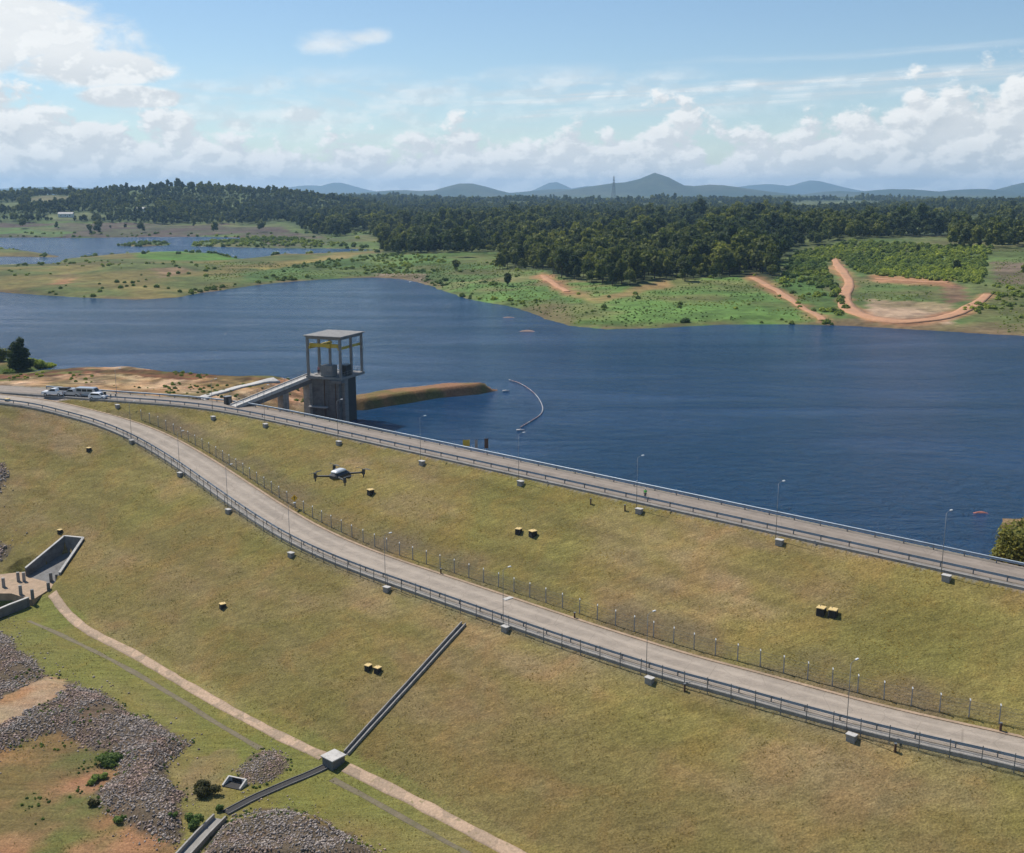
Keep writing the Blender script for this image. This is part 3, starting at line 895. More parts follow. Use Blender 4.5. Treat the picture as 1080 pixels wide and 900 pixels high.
def z_far(x, y):
    x = np.asarray(x, float); y = np.asarray(y, float)
    jx = 9 * fbm(x, y, 60, 4, 101, .6); jy = 9 * fbm(x, y, 60, 4, 103, .6)
    a = poly_sd(x + jx * .6, y + jy * .6, SHORE)
    b = -poly_sd(x + jx, y + jy, LAKE2)
    q = np.minimum(a, b)
    for isl in ISLES: q = np.maximum(q, poly_sd(x + jx * .5, y + jy * .3, isl))
    h = np.where(q < 0, np.maximum(q * .25, -6), np.where(q < 12, q * .12, 1.44 + (q - 12) * .032))
    h = np.minimum(h, 14 + (h - 14) * .04)
    right = sstep(-50, 250, x) * sstep(20, 160, q) * (y < 1500)
    h = h + right * (3.0 + 5 * fbm(x, y, 160, 3, 111))
    ro = sstep(20, 260, q)
    h = h + ro * 6 * fbm(x, y, 220, 4, 113)
    h = h + sstep(0, 15, q) * 1.0 * fbm(x, y, 28, 3, 117)
    far = sstep(1100, 3200, y)
    h = h + far * (-1 + 24 * fbm(x, y, 620, 4, 121)) * sstep(0, 200, q)
    # wooded hills behind the left arm of the lake
    g = lambda cx, cy, sx, sy, a_: a_ * np.exp(-((x - cx) / sx) ** 2 - ((y - cy) / sy) ** 2)
    hill = g(-700, 2150, 290, 380, 38) + g(-1010, 2250, 140, 330, 17) + g(-1350, 2400, 260, 400, 22) + g(-430, 2250, 150, 400, 10)
    hill = hill + g(1150, 2300, 350, 400, 14) + g(850, 1500, 220, 260, 9)
    h = h + hill * (1 + .25 * fbm(x, y, 150, 3, 131)) * sstep(0, 120, q)
    return np.where(q > 0, np.minimum(h, 52 + 40 * (y < 3000) * (x < 0)) if True else h, h), q


DENSE = [(404, 267), (525, 266), (531, 283), (574, 285), (590, 293), (630, 300), (672, 302), (700, 297), (773, 293), (815, 300), (819, 280), (838, 262), (900, 252), (1000, 248),
         (1090, 246), (1300, 246), (1300, 120), (-300, 120), (-300, 236), (0, 236), (60, 233), (150, 236), (260, 237), (300, 233), (330, 247), (362, 249), (390, 240)]
PLANT = [(822, 300), (838, 266), (900, 255), (1045, 262), (1040, 281), (1036, 300), (1000, 297), (985, 296), (940, 293), (905, 288), (882, 272), (868, 280), (880, 300), (895, 330), (872, 318), (850, 300), (838, 292)]
GREEN1 = [(139, 268), (156, 266), (195, 264), (236, 267), (252, 270.5), (247, 275), (195, 275.5), (156, 273)]
GAPS = [[(600, 219), (690, 216), (690, 220), (610, 223)], [(28, 209), (50, 206), (74, 207), (72, 215), (32, 217)], [(-60, 216), (20, 214), (20, 221), (-60, 222)], [(940, 236), (1040, 232), (1040, 240), (950, 243)], [(1040, 240), (1100, 238), (1100, 246), (1040, 250)],
        [(820, 214), (900, 212), (960, 215), (900, 219), (830, 219)], [(40, 228), (90, 224), (120, 229), (60, 234)], [(700, 246), (745, 243), (748, 251), (712, 253)], [(130, 222), (160, 218), (165, 223), (140, 226)]]


def far_col(x, y, zz):
    z, q = z_far(x, y)
    px, py = project(x, y, z)
    jx = 14 * fbm(x, y, 45, 4, 141); jy = 5 * fbm(x, y, 45, 4, 143)
    X, Y = px + jx, py + jy
    n1 = fbm(x, y, 70, 4, 151); n2 = fbm(x, y, 25, 4, 153)
    full = lambda c_: np.broadcast_to(np.array(c_, float), x.shape + (3,))
    c = lerp(full((.080, .120, .034)), np.array([.115, .115, .045]), np.clip(.35 + 2 * n1, 0, 1))
    def put(poly, a_, b_, k=1.5, seed=0, o=.45):
        nonlocal c
        m_ = inpoly(X, Y, poly)
        cc = lerp(full(a_), np.array(b_, float), np.clip(o + k * fbm(x, y, 30, 4, 160 + seed), 0, 1))
        c = np.where(m_[..., None], cc, c)
    put([(-300, 262), (60, 262), (139, 260), (256, 265), (300, 263), (400, 262), (330, 272), (300, 290), (240, 308), (145, 330), (-300, 330)], (.092, .112, .034), (.150, .125, .042), 2.8, 1, .35)
    put([(150, 283), (190, 281), (205, 289), (170, 293)], (.23, .15, .085), (.15, .12, .05), 2, 2)
    put([(55, 290), (75, 285), (70, 300), (52, 302)], (.28, .15, .07), (.15, .12, .05), 2, 3)
    put(GREEN1, (.070, .160, .020), (.085, .140, .028), 1, 4)
    put([(270, 282), (340, 272), (400, 263.5), (412, 265), (360, 274), (290, 286)], (.20, .165, .045), (.17, .13, .055), 1, 5)
    put([(225, 312), (260, 290), (340, 276), (420, 268), (470, 272), (470, 305), (430, 298), (390, 292), (290, 300)], (.060, .105, .028), (.095, .125, .036), 2, 6)
    put([(392, 290), (440, 289), (458, 298), (455, 304), (430, 298), (395, 295)], (.24, .18, .13), (.13, .11, .05), 2, 7)
    put([(410, 262), (530, 264), (535, 284), (580, 290), (590, 305), (500, 305), (460, 290), (410, 282)], (.080, .135, .034), (.11, .12, .04), 2, 8, .3)
    put([(465, 300), (600, 290), (650, 310), (640, 360), (520, 340), (470, 312)], (.085, .150, .036), (.15, .13, .055), 2.4, 9, .2)
    put([(600, 300), (672, 301), (773, 293), (812, 300), (870, 340), (860, 360), (640, 360), (600, 345)], (.090, .160, .036), (.13, .14, .046), 2.2, 10, .25)
    put([(812, 298), (840, 285), (890, 320), (900, 350), (860, 350)], (.070, .13, .03), (.09, .14, .036), 2, 11)
    put([(905, 294), (1000, 296), (1000, 312), (990, 322), (930, 322), (905, 308)], (.085, .125, .034), (.12, .115, .045), 1.8, 12, .5)
    put([(990, 300), (1020, 302), (1022, 318), (1000, 320)], (.16, .075, .05), (.13, .09, .05), 1.6, 13)
    put([(1042, 278), (1200, 276), (1200, 296), (1060, 300), (1045, 292)], (.135, .10, .07), (.10, .10, .04), 1.6, 14)
    put([(1005, 325), (1045, 305), (1200, 300), (1200, 356), (1010, 345)], (.080, .125, .035), (.11, .11, .04), 2, 15)
    put([(915, 318), (1008, 320), (1010, 342), (940, 345), (910, 335)], (.32, .225, .15), (.18, .15, .07), 1.6, 16, .3)
    put([(860, 337), (1200, 343), (1200, 372), (860, 352)], (.10, .11, .035), (.15, .11, .06), 2, 17)
    put([(-300, 236), (80, 236), (300, 240), (330, 252), (300, 262), (262, 250), (-300, 252)], (.085, .062, .050), (.080, .082, .042), 2, 18)
    put([(-300, 240), (60, 240), (78, 245), (60, 248), (-300, 248)], (.075, .14, .035), (.10, .11, .04), 1.4, 19)
    put([(280, 254), (335, 248), (370, 256), (300, 262)], (.075, .10, .035), (.13, .11, .07), 2, 20)
    m_ = inpoly(X, Y, DENSE)
    c = np.where(m_[..., None], lerp(full((.045, .062, .024)), np.array([.085, .10, .035]), np.clip(.4 + 2 * n2, 0, 1)), c)
    m_ = inpoly(px, py, [(-400, 150), (390, 150), (390, 246), (-400, 246)]) & m_
    c = np.where(m_[..., None], lerp(full((.055, .080, .028)), np.array([.090, .115, .04]), np.clip(.35 + 2 * n1, 0, 1)), c)
    for i, g_ in enumerate(GAPS):
        m_ = inpoly(px + jx * .4, py + jy * .2, g_)
        c = np.where(m_[..., None], lerp(full((.085, .125, .04)), np.array([.15, .11, .07]), np.full(x.shape, [.0, .6, .2, .2, .1, .3, .3, .2, .2][i])), c)
    for i, tr_ in enumerate(TRACKS):
        dt = np.abs(pl_sd(px + jx * .25, (py + jy * .2) * 1.7, [(a_, b_ * 1.7) for a_, b_ in tr_])[0])
        k_ = sstep(9, 3, dt + 7 * fbm(x, y, 16, 3, 171)) * (.85 if i < 4 else .5)
        c = lerp(c, np.array([.33, .165, .085]), np.clip(k_, 0, 1))
    rim = sstep(9, 1.5, q) * (q > 0)
    c = lerp(c, np.array([.14, .095, .05]), rim * np.clip(.4 + 1.6 * n2, 0, 1))
    return c


xs = geo_axis(-720, 720, 4.5, -8500, 8500, 1.07)
ys = geo_axis(372, 1400, 4.5, 340, 7500, 1.035)
far = grid_mesh('terrain', xs, ys, lambda x, y: z_far(x, y)[0], M['far'], far_col)
tag(far, kind='structure')


def GF(px, py):
    return march(px, py, lambda x, y: np.maximum(z_far(x, y)[0], -5), 400, 4200, 4000)


# far blue mountains
def z_mtn(x, y):
    h = 22 + 26 * fbm(x, y, 1500, 4, 201)
    def g(px, py, dist, wpx, wy, seed=0, shp=1.6):
        a = (px - 540) / F; cx = a * dist; amp = (202 - py) / F * dist + 52 - 20
        r = (np.abs(x - cx) / (wpx / F * dist)) ** shp
        return amp * np.exp(-r - ((y - dist) / wy) ** 2)
    prof_ = [(492, 190, 9300, 44, 800), (430, 197, 9200, 70, 800), (687, 181.5, 8700, 38, 650), (655, 190, 8700, 80, 650), (745, 192, 8800, 80, 650), (590, 198, 10400, 70, 900),
             (583, 190, 16500, 22, 1000), (620, 194.5, 16500, 36, 1000), (850, 190.5, 16000, 34, 1000), (800, 193.5, 16000, 60, 1000), (360, 192, 16500, 34, 1000), (330, 195, 16800, 60, 1000),
             (1080, 190, 9500, 32, 800), (1120, 188, 9500, 50, 800), (940, 196.5, 9300, 60, 800), (880, 198, 9200, 50, 800), (1010, 197.5, 9300, 50, 800), (230, 197, 12500, 80, 900), (60, 196, 12500, 120, 900), (-150, 192, 11500, 80, 900), (1300, 186, 11500, 90, 900)]
    m_ = np.zeros_like(x)
    for p_ in prof_: m_ = np.maximum(m_, g(*p_))
    return h + m_ * (1 + .16 * fbm(x, y, 700, 4, 205)) - 20


mcol = lambda x, y, z: lerp(np.broadcast_to(np.array([.030, .045, .020]), x.shape + (3,)), np.array([.06, .065, .03]), np.clip(.4 + 2 * fbm(x, y, 500, 4, 211), 0, 1))
hills = grid_mesh('hills', np.arange(-11000, 11001, 110), np.arange(7300, 19500, 110), z_mtn, M['far'], mcol)
tag(hills, kind='structure')

# ------------------------------------------------------------------ lake surface
ax = offset2(CDd, -3.2)
wpoly = [(p[0], p[1], 0) for p in ax[::3]] + [(-9000, 2500, 0), (-9000, 9000, 0), (9000, 9000, 0), (9000, -3000, 0), (400, -400, 0)]
me = bpy.data.meshes.new('water'); me.from_pydata(wpoly, [], [tuple(range(len(wpoly)))]); me.update()
me.materials.append(M['water'])
import bmesh
bm = bmesh.new(); bm.from_mesh(me); bmesh.ops.triangulate(bm, faces=bm.faces); bmesh.ops.recalc_face_normals(bm, faces=bm.faces)
if sum(f.normal.z for f in bm.faces) < 0: bmesh.ops.reverse_faces(bm, faces=bm.faces)
bm.to_mesh(me); bm.free()
water = obj('water', me); tag(water, kind='structure')


# ------------------------------------------------------------------ roads and paths: slabs with skirts
def strip(name, left, right, mat, lift=.05, skirt=.35, nacross=6, kind='structure'):
    left = np.asarray(left); right = np.asarray(right); n = len(left); v = []; av = []
    for i in range(n):
        for j in range(nacross + 1):
            a = j / nacross; p = left[i] * (1 - a) + right[i] * a
            v.append((p[0], p[1], p[2] + lift)); av.append(a)
    k = nacross + 1; f = []
    for i in range(n - 1):
        for j in range(nacross): f.append((i * k + j, i * k + j + 1, (i + 1) * k + j + 1, (i + 1) * k + j))
    b0 = len(v)
    for i in range(n): v.append((left[i][0], left[i][1], left[i][2] - skirt)); av.append(0.)
    b1 = len(v)
    for i in range(n): v.append((right[i][0], right[i][1], right[i][2] - skirt)); av.append(1.)
    for i in range(n - 1):
        f.append((i * k, (i + 1) * k, b0 + i + 1, b0 + i)); f.append((i * k + nacross, b1 + i, b1 + i + 1, (i + 1) * k + nacross))
    me = mesh_np(name, v, f, mat, False)
    at = me.attributes.new('across', 'FLOAT', 'POINT'); at.data.foreach_set('value', np.array(av, np.float32))
    o = obj(name, me); tag(o, kind=kind)
    return o


# crest road
vis = CDd[(CDd[:, 0] < 130) & (CDd[:, 0] > -230)]
c3 = np.column_stack([vis, np.full(len(vis), CREST_Z)])
strip('crest_road', offset2(c3, -.15), offset2(c3, -6.9), M['crest'])
# service road (upper edge polyline carries its level and width)
Ur = resample(US, 2.5)
Ur = Ur[(Ur[:, 0] < 95) & (Ur[:, 0] > -122)]
Uc = Ur[:, :3]
Ulow = Uc.copy(); tt = np.gradient(Uc[:, :2], axis=0); tt /= np.linalg.norm(tt, axis=1)[:, None]
Ulow[:, 0] += -tt[:, 1] * Ur[:, 3]; Ulow[:, 1] += tt[:, 0] * Ur[:, 3]
strip('service_road', Uc, Ulow, M['road'], .09)
mb = MB(); mb.sweep(offset2(Uc, .12), [(-.22, -.3), (.22, -.3), (.22, .17), (-.22, .2)])
o = mb.build('kerb', M['path']); tag(o, kind='structure')
mb = MB(); mb.sweep(offset2(Ulow, .35), [(-.35, -.35), (.35, -.35), (.35, .05), (.28, .12), (.15, .0), (-.2, .0), (-.3, .14), (-.35, .14)])
o = mb.build('gutter', M['concrete']); tag(o, kind='structure')
mb = MB(); mb.sweep(offset2(c3, .25), [(-.3, -.35), (.3, -.35), (.3, .06), (.22, .12), (.1, .0), (-.2, .0), (-.3, .1)])
o = mb.build('gutter', M['concrete']); tag(o, kind='structure')


def drape(pxpts, width, name, mat, g=G, lift=.05, step=1.5, skirt=.3, it=2, wob=0.0, zf=None):
    pts = smooth(np.array([g(a, b) for a, b in pxpts]), it); pts = resample(pts, step)
    if np.isscalar(width): wd_ = np.full(len(pts), width)
    else: wd_ = np.interp(np.linspace(0, 1, len(pts)), np.linspace(0, 1, len(width)), width)
    wd_ = wd_ * (1 + wob * fbm(pts[:, 0], pts[:, 1], step * 4, 2, 301))
    t_ = np.gradient(pts[:, :2], axis=0); t_ /= np.linalg.norm(t_, axis=1)[:, None]
    l = pts.copy(); r = pts.copy()
    l[:, 0] += -t_[:, 1] * wd_ / 2; l[:, 1] += t_[:, 0] * wd_ / 2
    r[:, 0] -= -t_[:, 1] * wd_ / 2; r[:, 1] -= t_[:, 0] * wd_ / 2
    zf = zf or (lambda x, y: z_near(x, y))
    n_ = 4; o_ = None
    left_, right_ = l, r
    v, f, av = [], [], []
    for j in range(n_ + 1):
        a = j / n_; q = left_ * (1 - a) + right_ * a
        q[:, 2] = zf(q[:, 0], q[:, 1]) + lift
        v.append(q); av.append(np.full(len(q), a))
    lo1 = v[0].copy(); lo1[:, 2] -= skirt; lo2 = v[-1].copy(); lo2[:, 2] -= skirt
    v = [lo1] + v + [lo2]; av = [av[0]] + av + [av[-1]]
    n = len(pts); V = np.vstack(v); A = np.concatenate(av)
    for j in range(len(v) - 1):
        for i in range(n - 1): f.append((j * n + i, (j + 1) * n + i, (j + 1) * n + i + 1, j * n + i + 1))
    me = mesh_np(name, V, f, mat, False)
    at = me.attributes.new('across', 'FLOAT', 'POINT'); at.data.foreach_set('value', A.astype(np.float32))
    return tag(obj(name, me), kind='structure'), pts


drape([(55, 626), (68, 645), (90, 665), (130, 684), (175, 710), (220, 737), (270, 764), (320, 789), (341, 798)], 1.35, 'path', M['slabs'], lift=.07, step=.6, wob=.22)
drape([(365, 810), (400, 827), (450, 852), (500, 879), (545, 902), (600, 932)], 1.45, 'path', M['slabs'], lift=.07, step=.6, wob=.22)
drape([(30, 655), (70, 672), (120, 697), (180, 732), (230, 764), (275, 790)], .8, 'track', M['track'], lift=.02, wob=.6, skirt=.05)
drape([(350, 822), (385, 840), (420, 860), (470, 888), (520, 915)], .8, 'track', M['track'], lift=.02, wob=.6, skirt=.05)
drape([(207, 421.5), (240, 412), (268, 406), (292, 401.5)], 2.2, 'track', M['concrete_light'], lift=.32, step=2)
# orange dirt roads on the far shore
gf = lambda a, b: GF(a, b)
zff = lambda x, y: z_far(x, y)[0]
drape([(879, 271), (884, 281), (892, 291), (897, 300), (891, 310), (890, 320), (900, 330), (922, 337), (950, 341), (985, 338), (1012, 331), (1030, 321), (1042, 311)], [3.5, 4, 5.5, 5, 5, 5, 6, 7, 6, 5, 4], 'dirt_road', M['dirt_road'], gf, .35, 4, 1.2, 2, .4, zff)
drape([(793, 293), (812, 303), (826, 311), (846, 325), (868, 338)], 3.2, 'dirt_road', M['dirt_road'], gf, .3, 4, 1.2, 2, .5, zff)
drape([(572, 291), (585, 300), (598, 308)], 3.5, 'dirt_road', M['dirt_road'], gf, .3, 4, 1.2, 2, .5, zff)
drape([(925, 294), (960, 297), (1000, 298)], 3.0, 'dirt_road', M['dirt_road'], gf, .3, 4, 1.2, 2, .5, zff)


# ------------------------------------------------------------------ riprap
def ico():
    t_ = (1 + 5 ** .5) / 2
    v = np.array([(-1, t_, 0), (1, t_, 0), (-1, -t_, 0), (1, -t_, 0), (0, -1, t_), (0, 1, t_), (0, -1, -t_), (0, 1, -t_), (t_, 0, -1), (t_, 0, 1), (-t_, 0, -1), (-t_, 0, 1)], float)
    v /= np.linalg.norm(v[0])
    f = np.array([(0, 11, 5), (0, 5, 1), (0, 1, 7), (0, 7, 10), (0, 10, 11), (1, 5, 9), (5, 11, 4), (11, 10, 2), (10, 7, 6), (7, 1, 8), (3, 9, 4), (3, 4, 2), (3, 2, 6), (3, 6, 8), (3, 8, 9), (4, 9, 5), (2, 4, 11), (6, 2, 10), (8, 6, 7), (9, 8, 1)])
    return v, f


def rubble(poly_px, dens, smin, smax, label, holes=(), name='riprap'):
    w_ = np.array([G(min(max(a, -60), 470), min(b, 960)) for a, b in poly_px])
    x0, y0 = w_[:, :2].min(0) - 3; x1, y1 = w_[:, :2].max(0) + 3
    n = int((x1 - x0) * (y1 - y0) * dens)
    x = RNG.uniform(x0, x1, n); y = RNG.uniform(y0, y1, n); z = z_near(x, y)
    px, py = project(x, y, z)
    jx = fbm(x, y, 3, 4, 41) * 10; jy = fbm(x, y, 3, 4, 43) * 7
    jx = jx + 12 * fbm(x, y, 1.6, 3, 45); jy = jy + 8 * fbm(x, y, 1.6, 3, 47)
    qd = poly_sd(px + jx * .7, py + jy * .7, poly_px)
    k = RNG.uniform(size=n) < np.clip(.5 + qd / 9, 0, 1) ** 1.6 + .03 * (qd > -16)
    for h in holes: k &= ~inpoly(px + jx * .8, py + jy * .8, h)
    keep = fbm(x, y, 4, 4, 303) > -.30 + .25 * RNG.uniform(-1, 1, n)
    k &= keep
    x, y, z = x[k], y[k], z[k]; n = len(x)
    v, f = ico()
    V = np.repeat(v[None], n, 0) * RNG.uniform(.72, 1.15, (n, 12, 1))
    s = RNG.uniform(0, 1, (n, 1, 1)) ** 2 * (smax - smin) + smin
    V = V * s * RNG.uniform(.65, 1.2, (n, 1, 3))
    V[:, :, 0] += x[:, None]; V[:, :, 1] += y[:, None]; V[:, :, 2] += z[:, None] + s[:, 0, 0][:, None] * .25
    Fc = (f[None] + (np.arange(n) * 12)[:, None, None]).reshape(-1, 3)
    o = obj(name, mesh_np(name, V.reshape(-1, 3), Fc, M['stone'], False))
    return tag(o, label, 'rubble', kind='stuff')


rubble(R1_px, 30, .05, .20, 'loose grey rubble banked beside the grassy bench at the dam toe', [SOIL_px])
rubble(R2_px, 34, .05, .15, 'small patch of pale rubble around the drain outlet')
rubble(R3_px, 32, .05, .19, 'dark mound of rubble beside the concrete drain flume')
rubble(R4_px, 12, .08, .3, 'grey rubble patch at the left edge high on the grass slope')
rubble(R5_px, 12, .08, .3, 'grey rubble patch at the left edge above the stilling basin')


# ------------------------------------------------------------------ guardrails and fences
WPROF = [(0, -.16), (.05, -.12), (.05, -.06), (.0, -.02), (.0, .02), (.05, .06), (.05, .12), (0, .16), (-.02, .16), (.03, .11), (.03, .07), (-.02, .03), (-.02, -.03), (.03, -.07), (.03, -.11), (-.02, -.16)]


def guardrail(path3, label, spacing=4.0, face=1, zt=.62, group='steel guardrails', matr='galv', hscale=1.0):
    base = path3[len(path3) // 2]
    root = empty('guardrail', base, 0, label, 'guardrail', group)
    rel = path3 - base
    pts = rel.copy(); pts[:, 2] += zt
    prof = [(a * face * 1.3 + .05 * face, b * hscale) for a, b in WPROF]
    MB().sweep(pts, prof).build('rail', M[matr], root)
    posts = resample(rel, spacing)
    me = MB().box((0, 0, .05), (.12, .12, 1.5)).box((0, 0, zt), (.16, .16, .2)).mesh('post', M['galv_dull'])
    d_ = np.linalg.norm(posts + base - [0, 0, CAMZ], axis=1)
    order = np.argsort(d_)
    for i in order[:100]:
        o = obj('post', me, root); o.location = posts[i]
        j = min(i + 1, len(posts) - 1); i0 = max(j - 1, 0); dd = posts[j] - posts[i0]; o.rotation_euler = (0, 0, math.atan2(dd[1], dd[0]))
    return root


gu = offset2(c3, -6.55); gd = offset2(c3, -.45)
gu = gu[(gu[:, 0] > -112)]; gd = gd[(gd[:, 0] > -100)]
guardrail(gu, 'steel guardrail on the lake side of the crest road', 4.0, 1, .66, hscale=1.15)
guardrail(gd, 'steel guardrail on the grass side of the crest road', 4.0, -1, .66)
gs = offset2(Ulow, -.25); gs = gs[gs[:, 0] < 80]
guardrail(gs, 'curving steel guardrail along the outer edge of the lower service road', 4.0, -1, .66)


def ground_path(p, off, step=2.0):
    q = resample(offset2(p, off), step); q[:, 2] = z_near(q[:, 0], q[:, 1]); return q


def fence(path3, label, spacing, h, mat_post, capmat, r=.055, lattice=True):
    base = path3[len(path3) // 2]
    root = empty('wire_fence', base, 0, label, 'wire fence', 'wire fences along the service road')
    posts = resample(path3 - base, spacing)
    me = MB().box((0, 0, h / 2 - .2), (r * 2, r * 2, h + .4), taper=.85).mesh('post', M[mat_post])
    cm = MB().box((0, 0, h + .02), (.11, .24, .07), -.85, .75).mesh('cap', M[capmat]) if capmat else None  # slab added at a tilt to catch the sun, so post tops read bright
    for p in posts[:100]:
        o = obj('post', me, root); o.location = p; o.rotation_euler = (random.uniform(-.02, .02), random.uniform(-.02, .02), .85)
        if cm: obj('cap', cm, o)
    mb = MB(); P3 = resample(path3 - base, spacing)
    for k_ in range(5):
        q = P3.copy(); q[:, 2] += .12 + (h - .3) * k_ / 4
        for a, b in zip(q[:-1], q[1:]): mb.tube(a, b, .011, .011, 3, False)
    if lattice:
        for a, b in zip(P3[:-1], P3[1:]):
            L = np.linalg.norm(b - a); n_ = max(2, int(L / .32)); H_ = h - .3
            for i in range(-int(H_ / .32), n_):
                for sg in (1, -1):
                    u0, u1 = i * .32, i * .32 + H_
                    v0, v1 = 0.0, H_
                    if u0 < 0: v0 = -u0; u0 = 0
                    if u1 > L: v1 = H_ - (u1 - L); u1 = L
                    if v1 <= v0: continue
                    p_ = a + (b - a) * (u0 / L); q_ = a + (b - a) * (u1 / L)
                    zz0, zz1 = (v0, v1) if sg > 0 else (H_ - v0, H_ - v1)
                    mb.tube((p_[0], p_[1], p_[2] + .12 + zz0), (q_[0], q_[1], q_[2] + .12 + zz1), .0045, .0045, 3, False)
    mb.build('wire_mesh', M['wire'], root)
    return root


fu = ground_path(Uc, -.95); fu = fu[(fu[:, 0] > -82) & (fu[:, 0] < 72)]
fence(fu, 'wire fence with white-topped concrete posts on the uphill side of the service road', 3.0, 2.1, 'post_conc', 'post_white')
fd = ground_path(Ulow, 1.0); fd = fd[(fd[:, 0] > -82) & (fd[:, 0] < 72)]
fence(fd, 'wire fence with thin grey posts just outside the lower guardrail', 3.0, 2.1, 'galv_dull', None, .04)


# ------------------------------------------------------------------ lamp posts with cable boxes
def make_lamp(H_=8.0):
    root = empty('lamp_post', (0, 0, 0))
    MB().tube((0, 0, -.3), (0, 0, H_), .045, .03, 10).build('pole', M['galv_dull'], root, True)
    MB().path([(0, 0, H_ - .05), (.25, .2, H_ + .12), (.6, .5, H_ + .2)], .025, 6).build('arm', M['galv_dull'], root)
    h = MB(); h.box((.85, .72, H_ + .22), (.5, .2, .09), math.atan2(.7, .85), bev=.04)
    hd = h.build('lamp_head', M['lamp'], root)
    MB().box((.85, .72, H_ + .14), (.5, .2, .04), math.atan2(.7, .85)).build('lens', M['float_white'], hd)
    return root


def make_box():
    root = empty('cable_box', (0, 0, 0))
    MB().box((0, 0, .15), (1.15, .8, 1.1), bev=.03).build('body', M['concrete'], root)
    MB().box((0, 0, .76), (1.3, .95, .12), bev=.03).build('lid', M['concrete_light'], root)
    MB().box((0, -.42, .3), (.5, .04, .4)).build('hatch', M['concrete_dark'], root)
    return root


lamp0, box0 = make_lamp(), make_box()
ordn = ['nearest', 'second nearest', 'third nearest', 'fourth nearest', 'fifth nearest', 'sixth nearest', 'seventh nearest', 'eighth nearest', 'ninth nearest', 'tenth nearest']
lower = [(898, 777.5), (685, 717), (533, 662.5), (408, 620.5), (307, 584), (241, 538), (190, 499), (139, 464.5)]
upper = [(998, 609), (822, 571), (674, 538), (549, 508.5), (445, 487), (357.5, 466), (280, 447.5), (225, 439.5), (124, 427)]
ANG = math.atan2(.66, -.75)
first = True
for lst, where, grp in ((lower, 'the lower service road', 'low'), (upper, 'the crest road', 'up')):
    for i, (a, b_) in enumerate(lst):
        p = G(a, b_ + 3)
        bx = box0 if first else copy_tree(box0)
        lp = lamp0 if first else copy_tree(lamp0)
        first = False
        bx.location = p; bx.scale = (.86, .86, .86); bx.rotation_euler = (0, 0, ANG + random.uniform(-.08, .08))
        sc_ = 1.0 if i < 4 else .9
        tag(bx, f'concrete cable box at the {ordn[i]} lamp post on {where}', 'cable box', 'concrete cable boxes')
        q = p + np.array([-.30, .95, 0]); q = np.array([q[0], q[1], float(z_near(q[0], q[1]))])
        lp.location = q; lp.rotation_euler = (0, 0, 0)
        tag(lp, f'tall grey lamp post with white head, {ordn[i]} on {where}', 'lamp post', 'lamp posts')


# ------------------------------------------------------------------ instrument boxes on the slope
def make_instr():
    root = empty('instrument_box', (0, 0, 0))
    MB().box((0, 0, .2), (.95, .95, 1.0), taper=.94, bev=.08).build('body', M['rubber'], root)  # near-black colour paints in the shaded sides of a concrete box
    MB().box((0, 0, .72), (.98, .98, .12), bev=.04).build('lid', M['yellow'], root)
    MB().tube((.2, -.2, .79), (.2, -.2, .88), .05, .05, 8).build('handle', M['galv_dull'], root)
    return root


inst = make_instr()
il = [((866, 647), 'left box of the yellow-lidded pair below the right end of the crest road', 1.1), ((878.5, 649), 'right box of the yellow-lidded pair below the right end of the crest road', 1.1),
      ((547, 562), 'left of the yellow-lidded pair in the middle of the upper grass slope', .95), ((562, 565), 'right of the yellow-lidded pair in the middle of the upper grass slope', 1.1),
      ((388.5, 706), 'left of the yellow-lidded pair left of the stepped drain', .9), ((398.5, 708.5), 'right of the yellow-lidded pair left of the stepped drain', .9),
      ((235, 641), 'lone yellow-lidded box on the wide grass slope between road and toe path', .95), ((94, 475.5), 'small dark box on the upper left grass slope', .9),
      ((63.5, 562), 'lone box on the grass just above the stilling basin', .85), ((391, 521), 'lone pale-lidded box on grass below the flying drone', 1.1), ((8, 424), 'dark box beside the guardrail at the far left edge', 1.0)]
for i, ((a, b_), lab, s_) in enumerate(il):
    o = inst if i == 0 else copy_tree(inst)
    p = G(a, b_); o.location = p; o.scale = (s_, s_, s_); o.rotation_euler = (0, 0, ANG + .3 * random.uniform(-1, 1))
    tag(o, lab, 'instrument box', 'instrument boxes on the slope')


# marker posts, two more posts added as lamp shadows, and slab
def marker():
    root = empty('marker_post', (0, 0, 0))
    MB().box((0, 0, .4), (.22, .22, 1.0), taper=.9, bev=.02).build('post', M['rust'], root)
    MB().box((0, 0, .93), (.26, .26, .08)).build('cap', M['galv_dull'], root)
    return root


mk = marker()
for i, ((a, b_), lab) in enumerate([((623, 532), 'stubby dark marker post left of another just below the crest guardrail'), ((659, 539), 'stubby dark marker post beside the third nearest crest lamp post'), ((465, 606), 'dark marker post on the uphill road verge in the middle of the photo'),
                                    ((606, 653), 'dark marker post on the uphill road verge right of the pale slab'), ((1055, 771), 'dark marker post on the uphill road verge near the right edge'), ((944, 793), 'dark post added as the head shadow of the nearest lower lamp post'), ((722, 729), 'dark post added as the head shadow of the second nearest lower lamp post')]):  # last two are dark stand-ins added where lamp shadows end
    o = mk if i == 0 else copy_tree(mk)
    o.location = G(a, b_); tag(o, lab, 'marker post', 'marker posts')
root = empty('concrete_slab', G(536, 633), .7, 'pale concrete slab lying at the uphill edge of the service road', 'slab')
MB().box((0, 0, .2), (1.6, .8, .22), bev=.04).build('slab', M['concrete_light'], root)
MB().box((0, 0, .03), (1.2, .5, .22), bev=.02).build('bearer', M['concrete'], root)

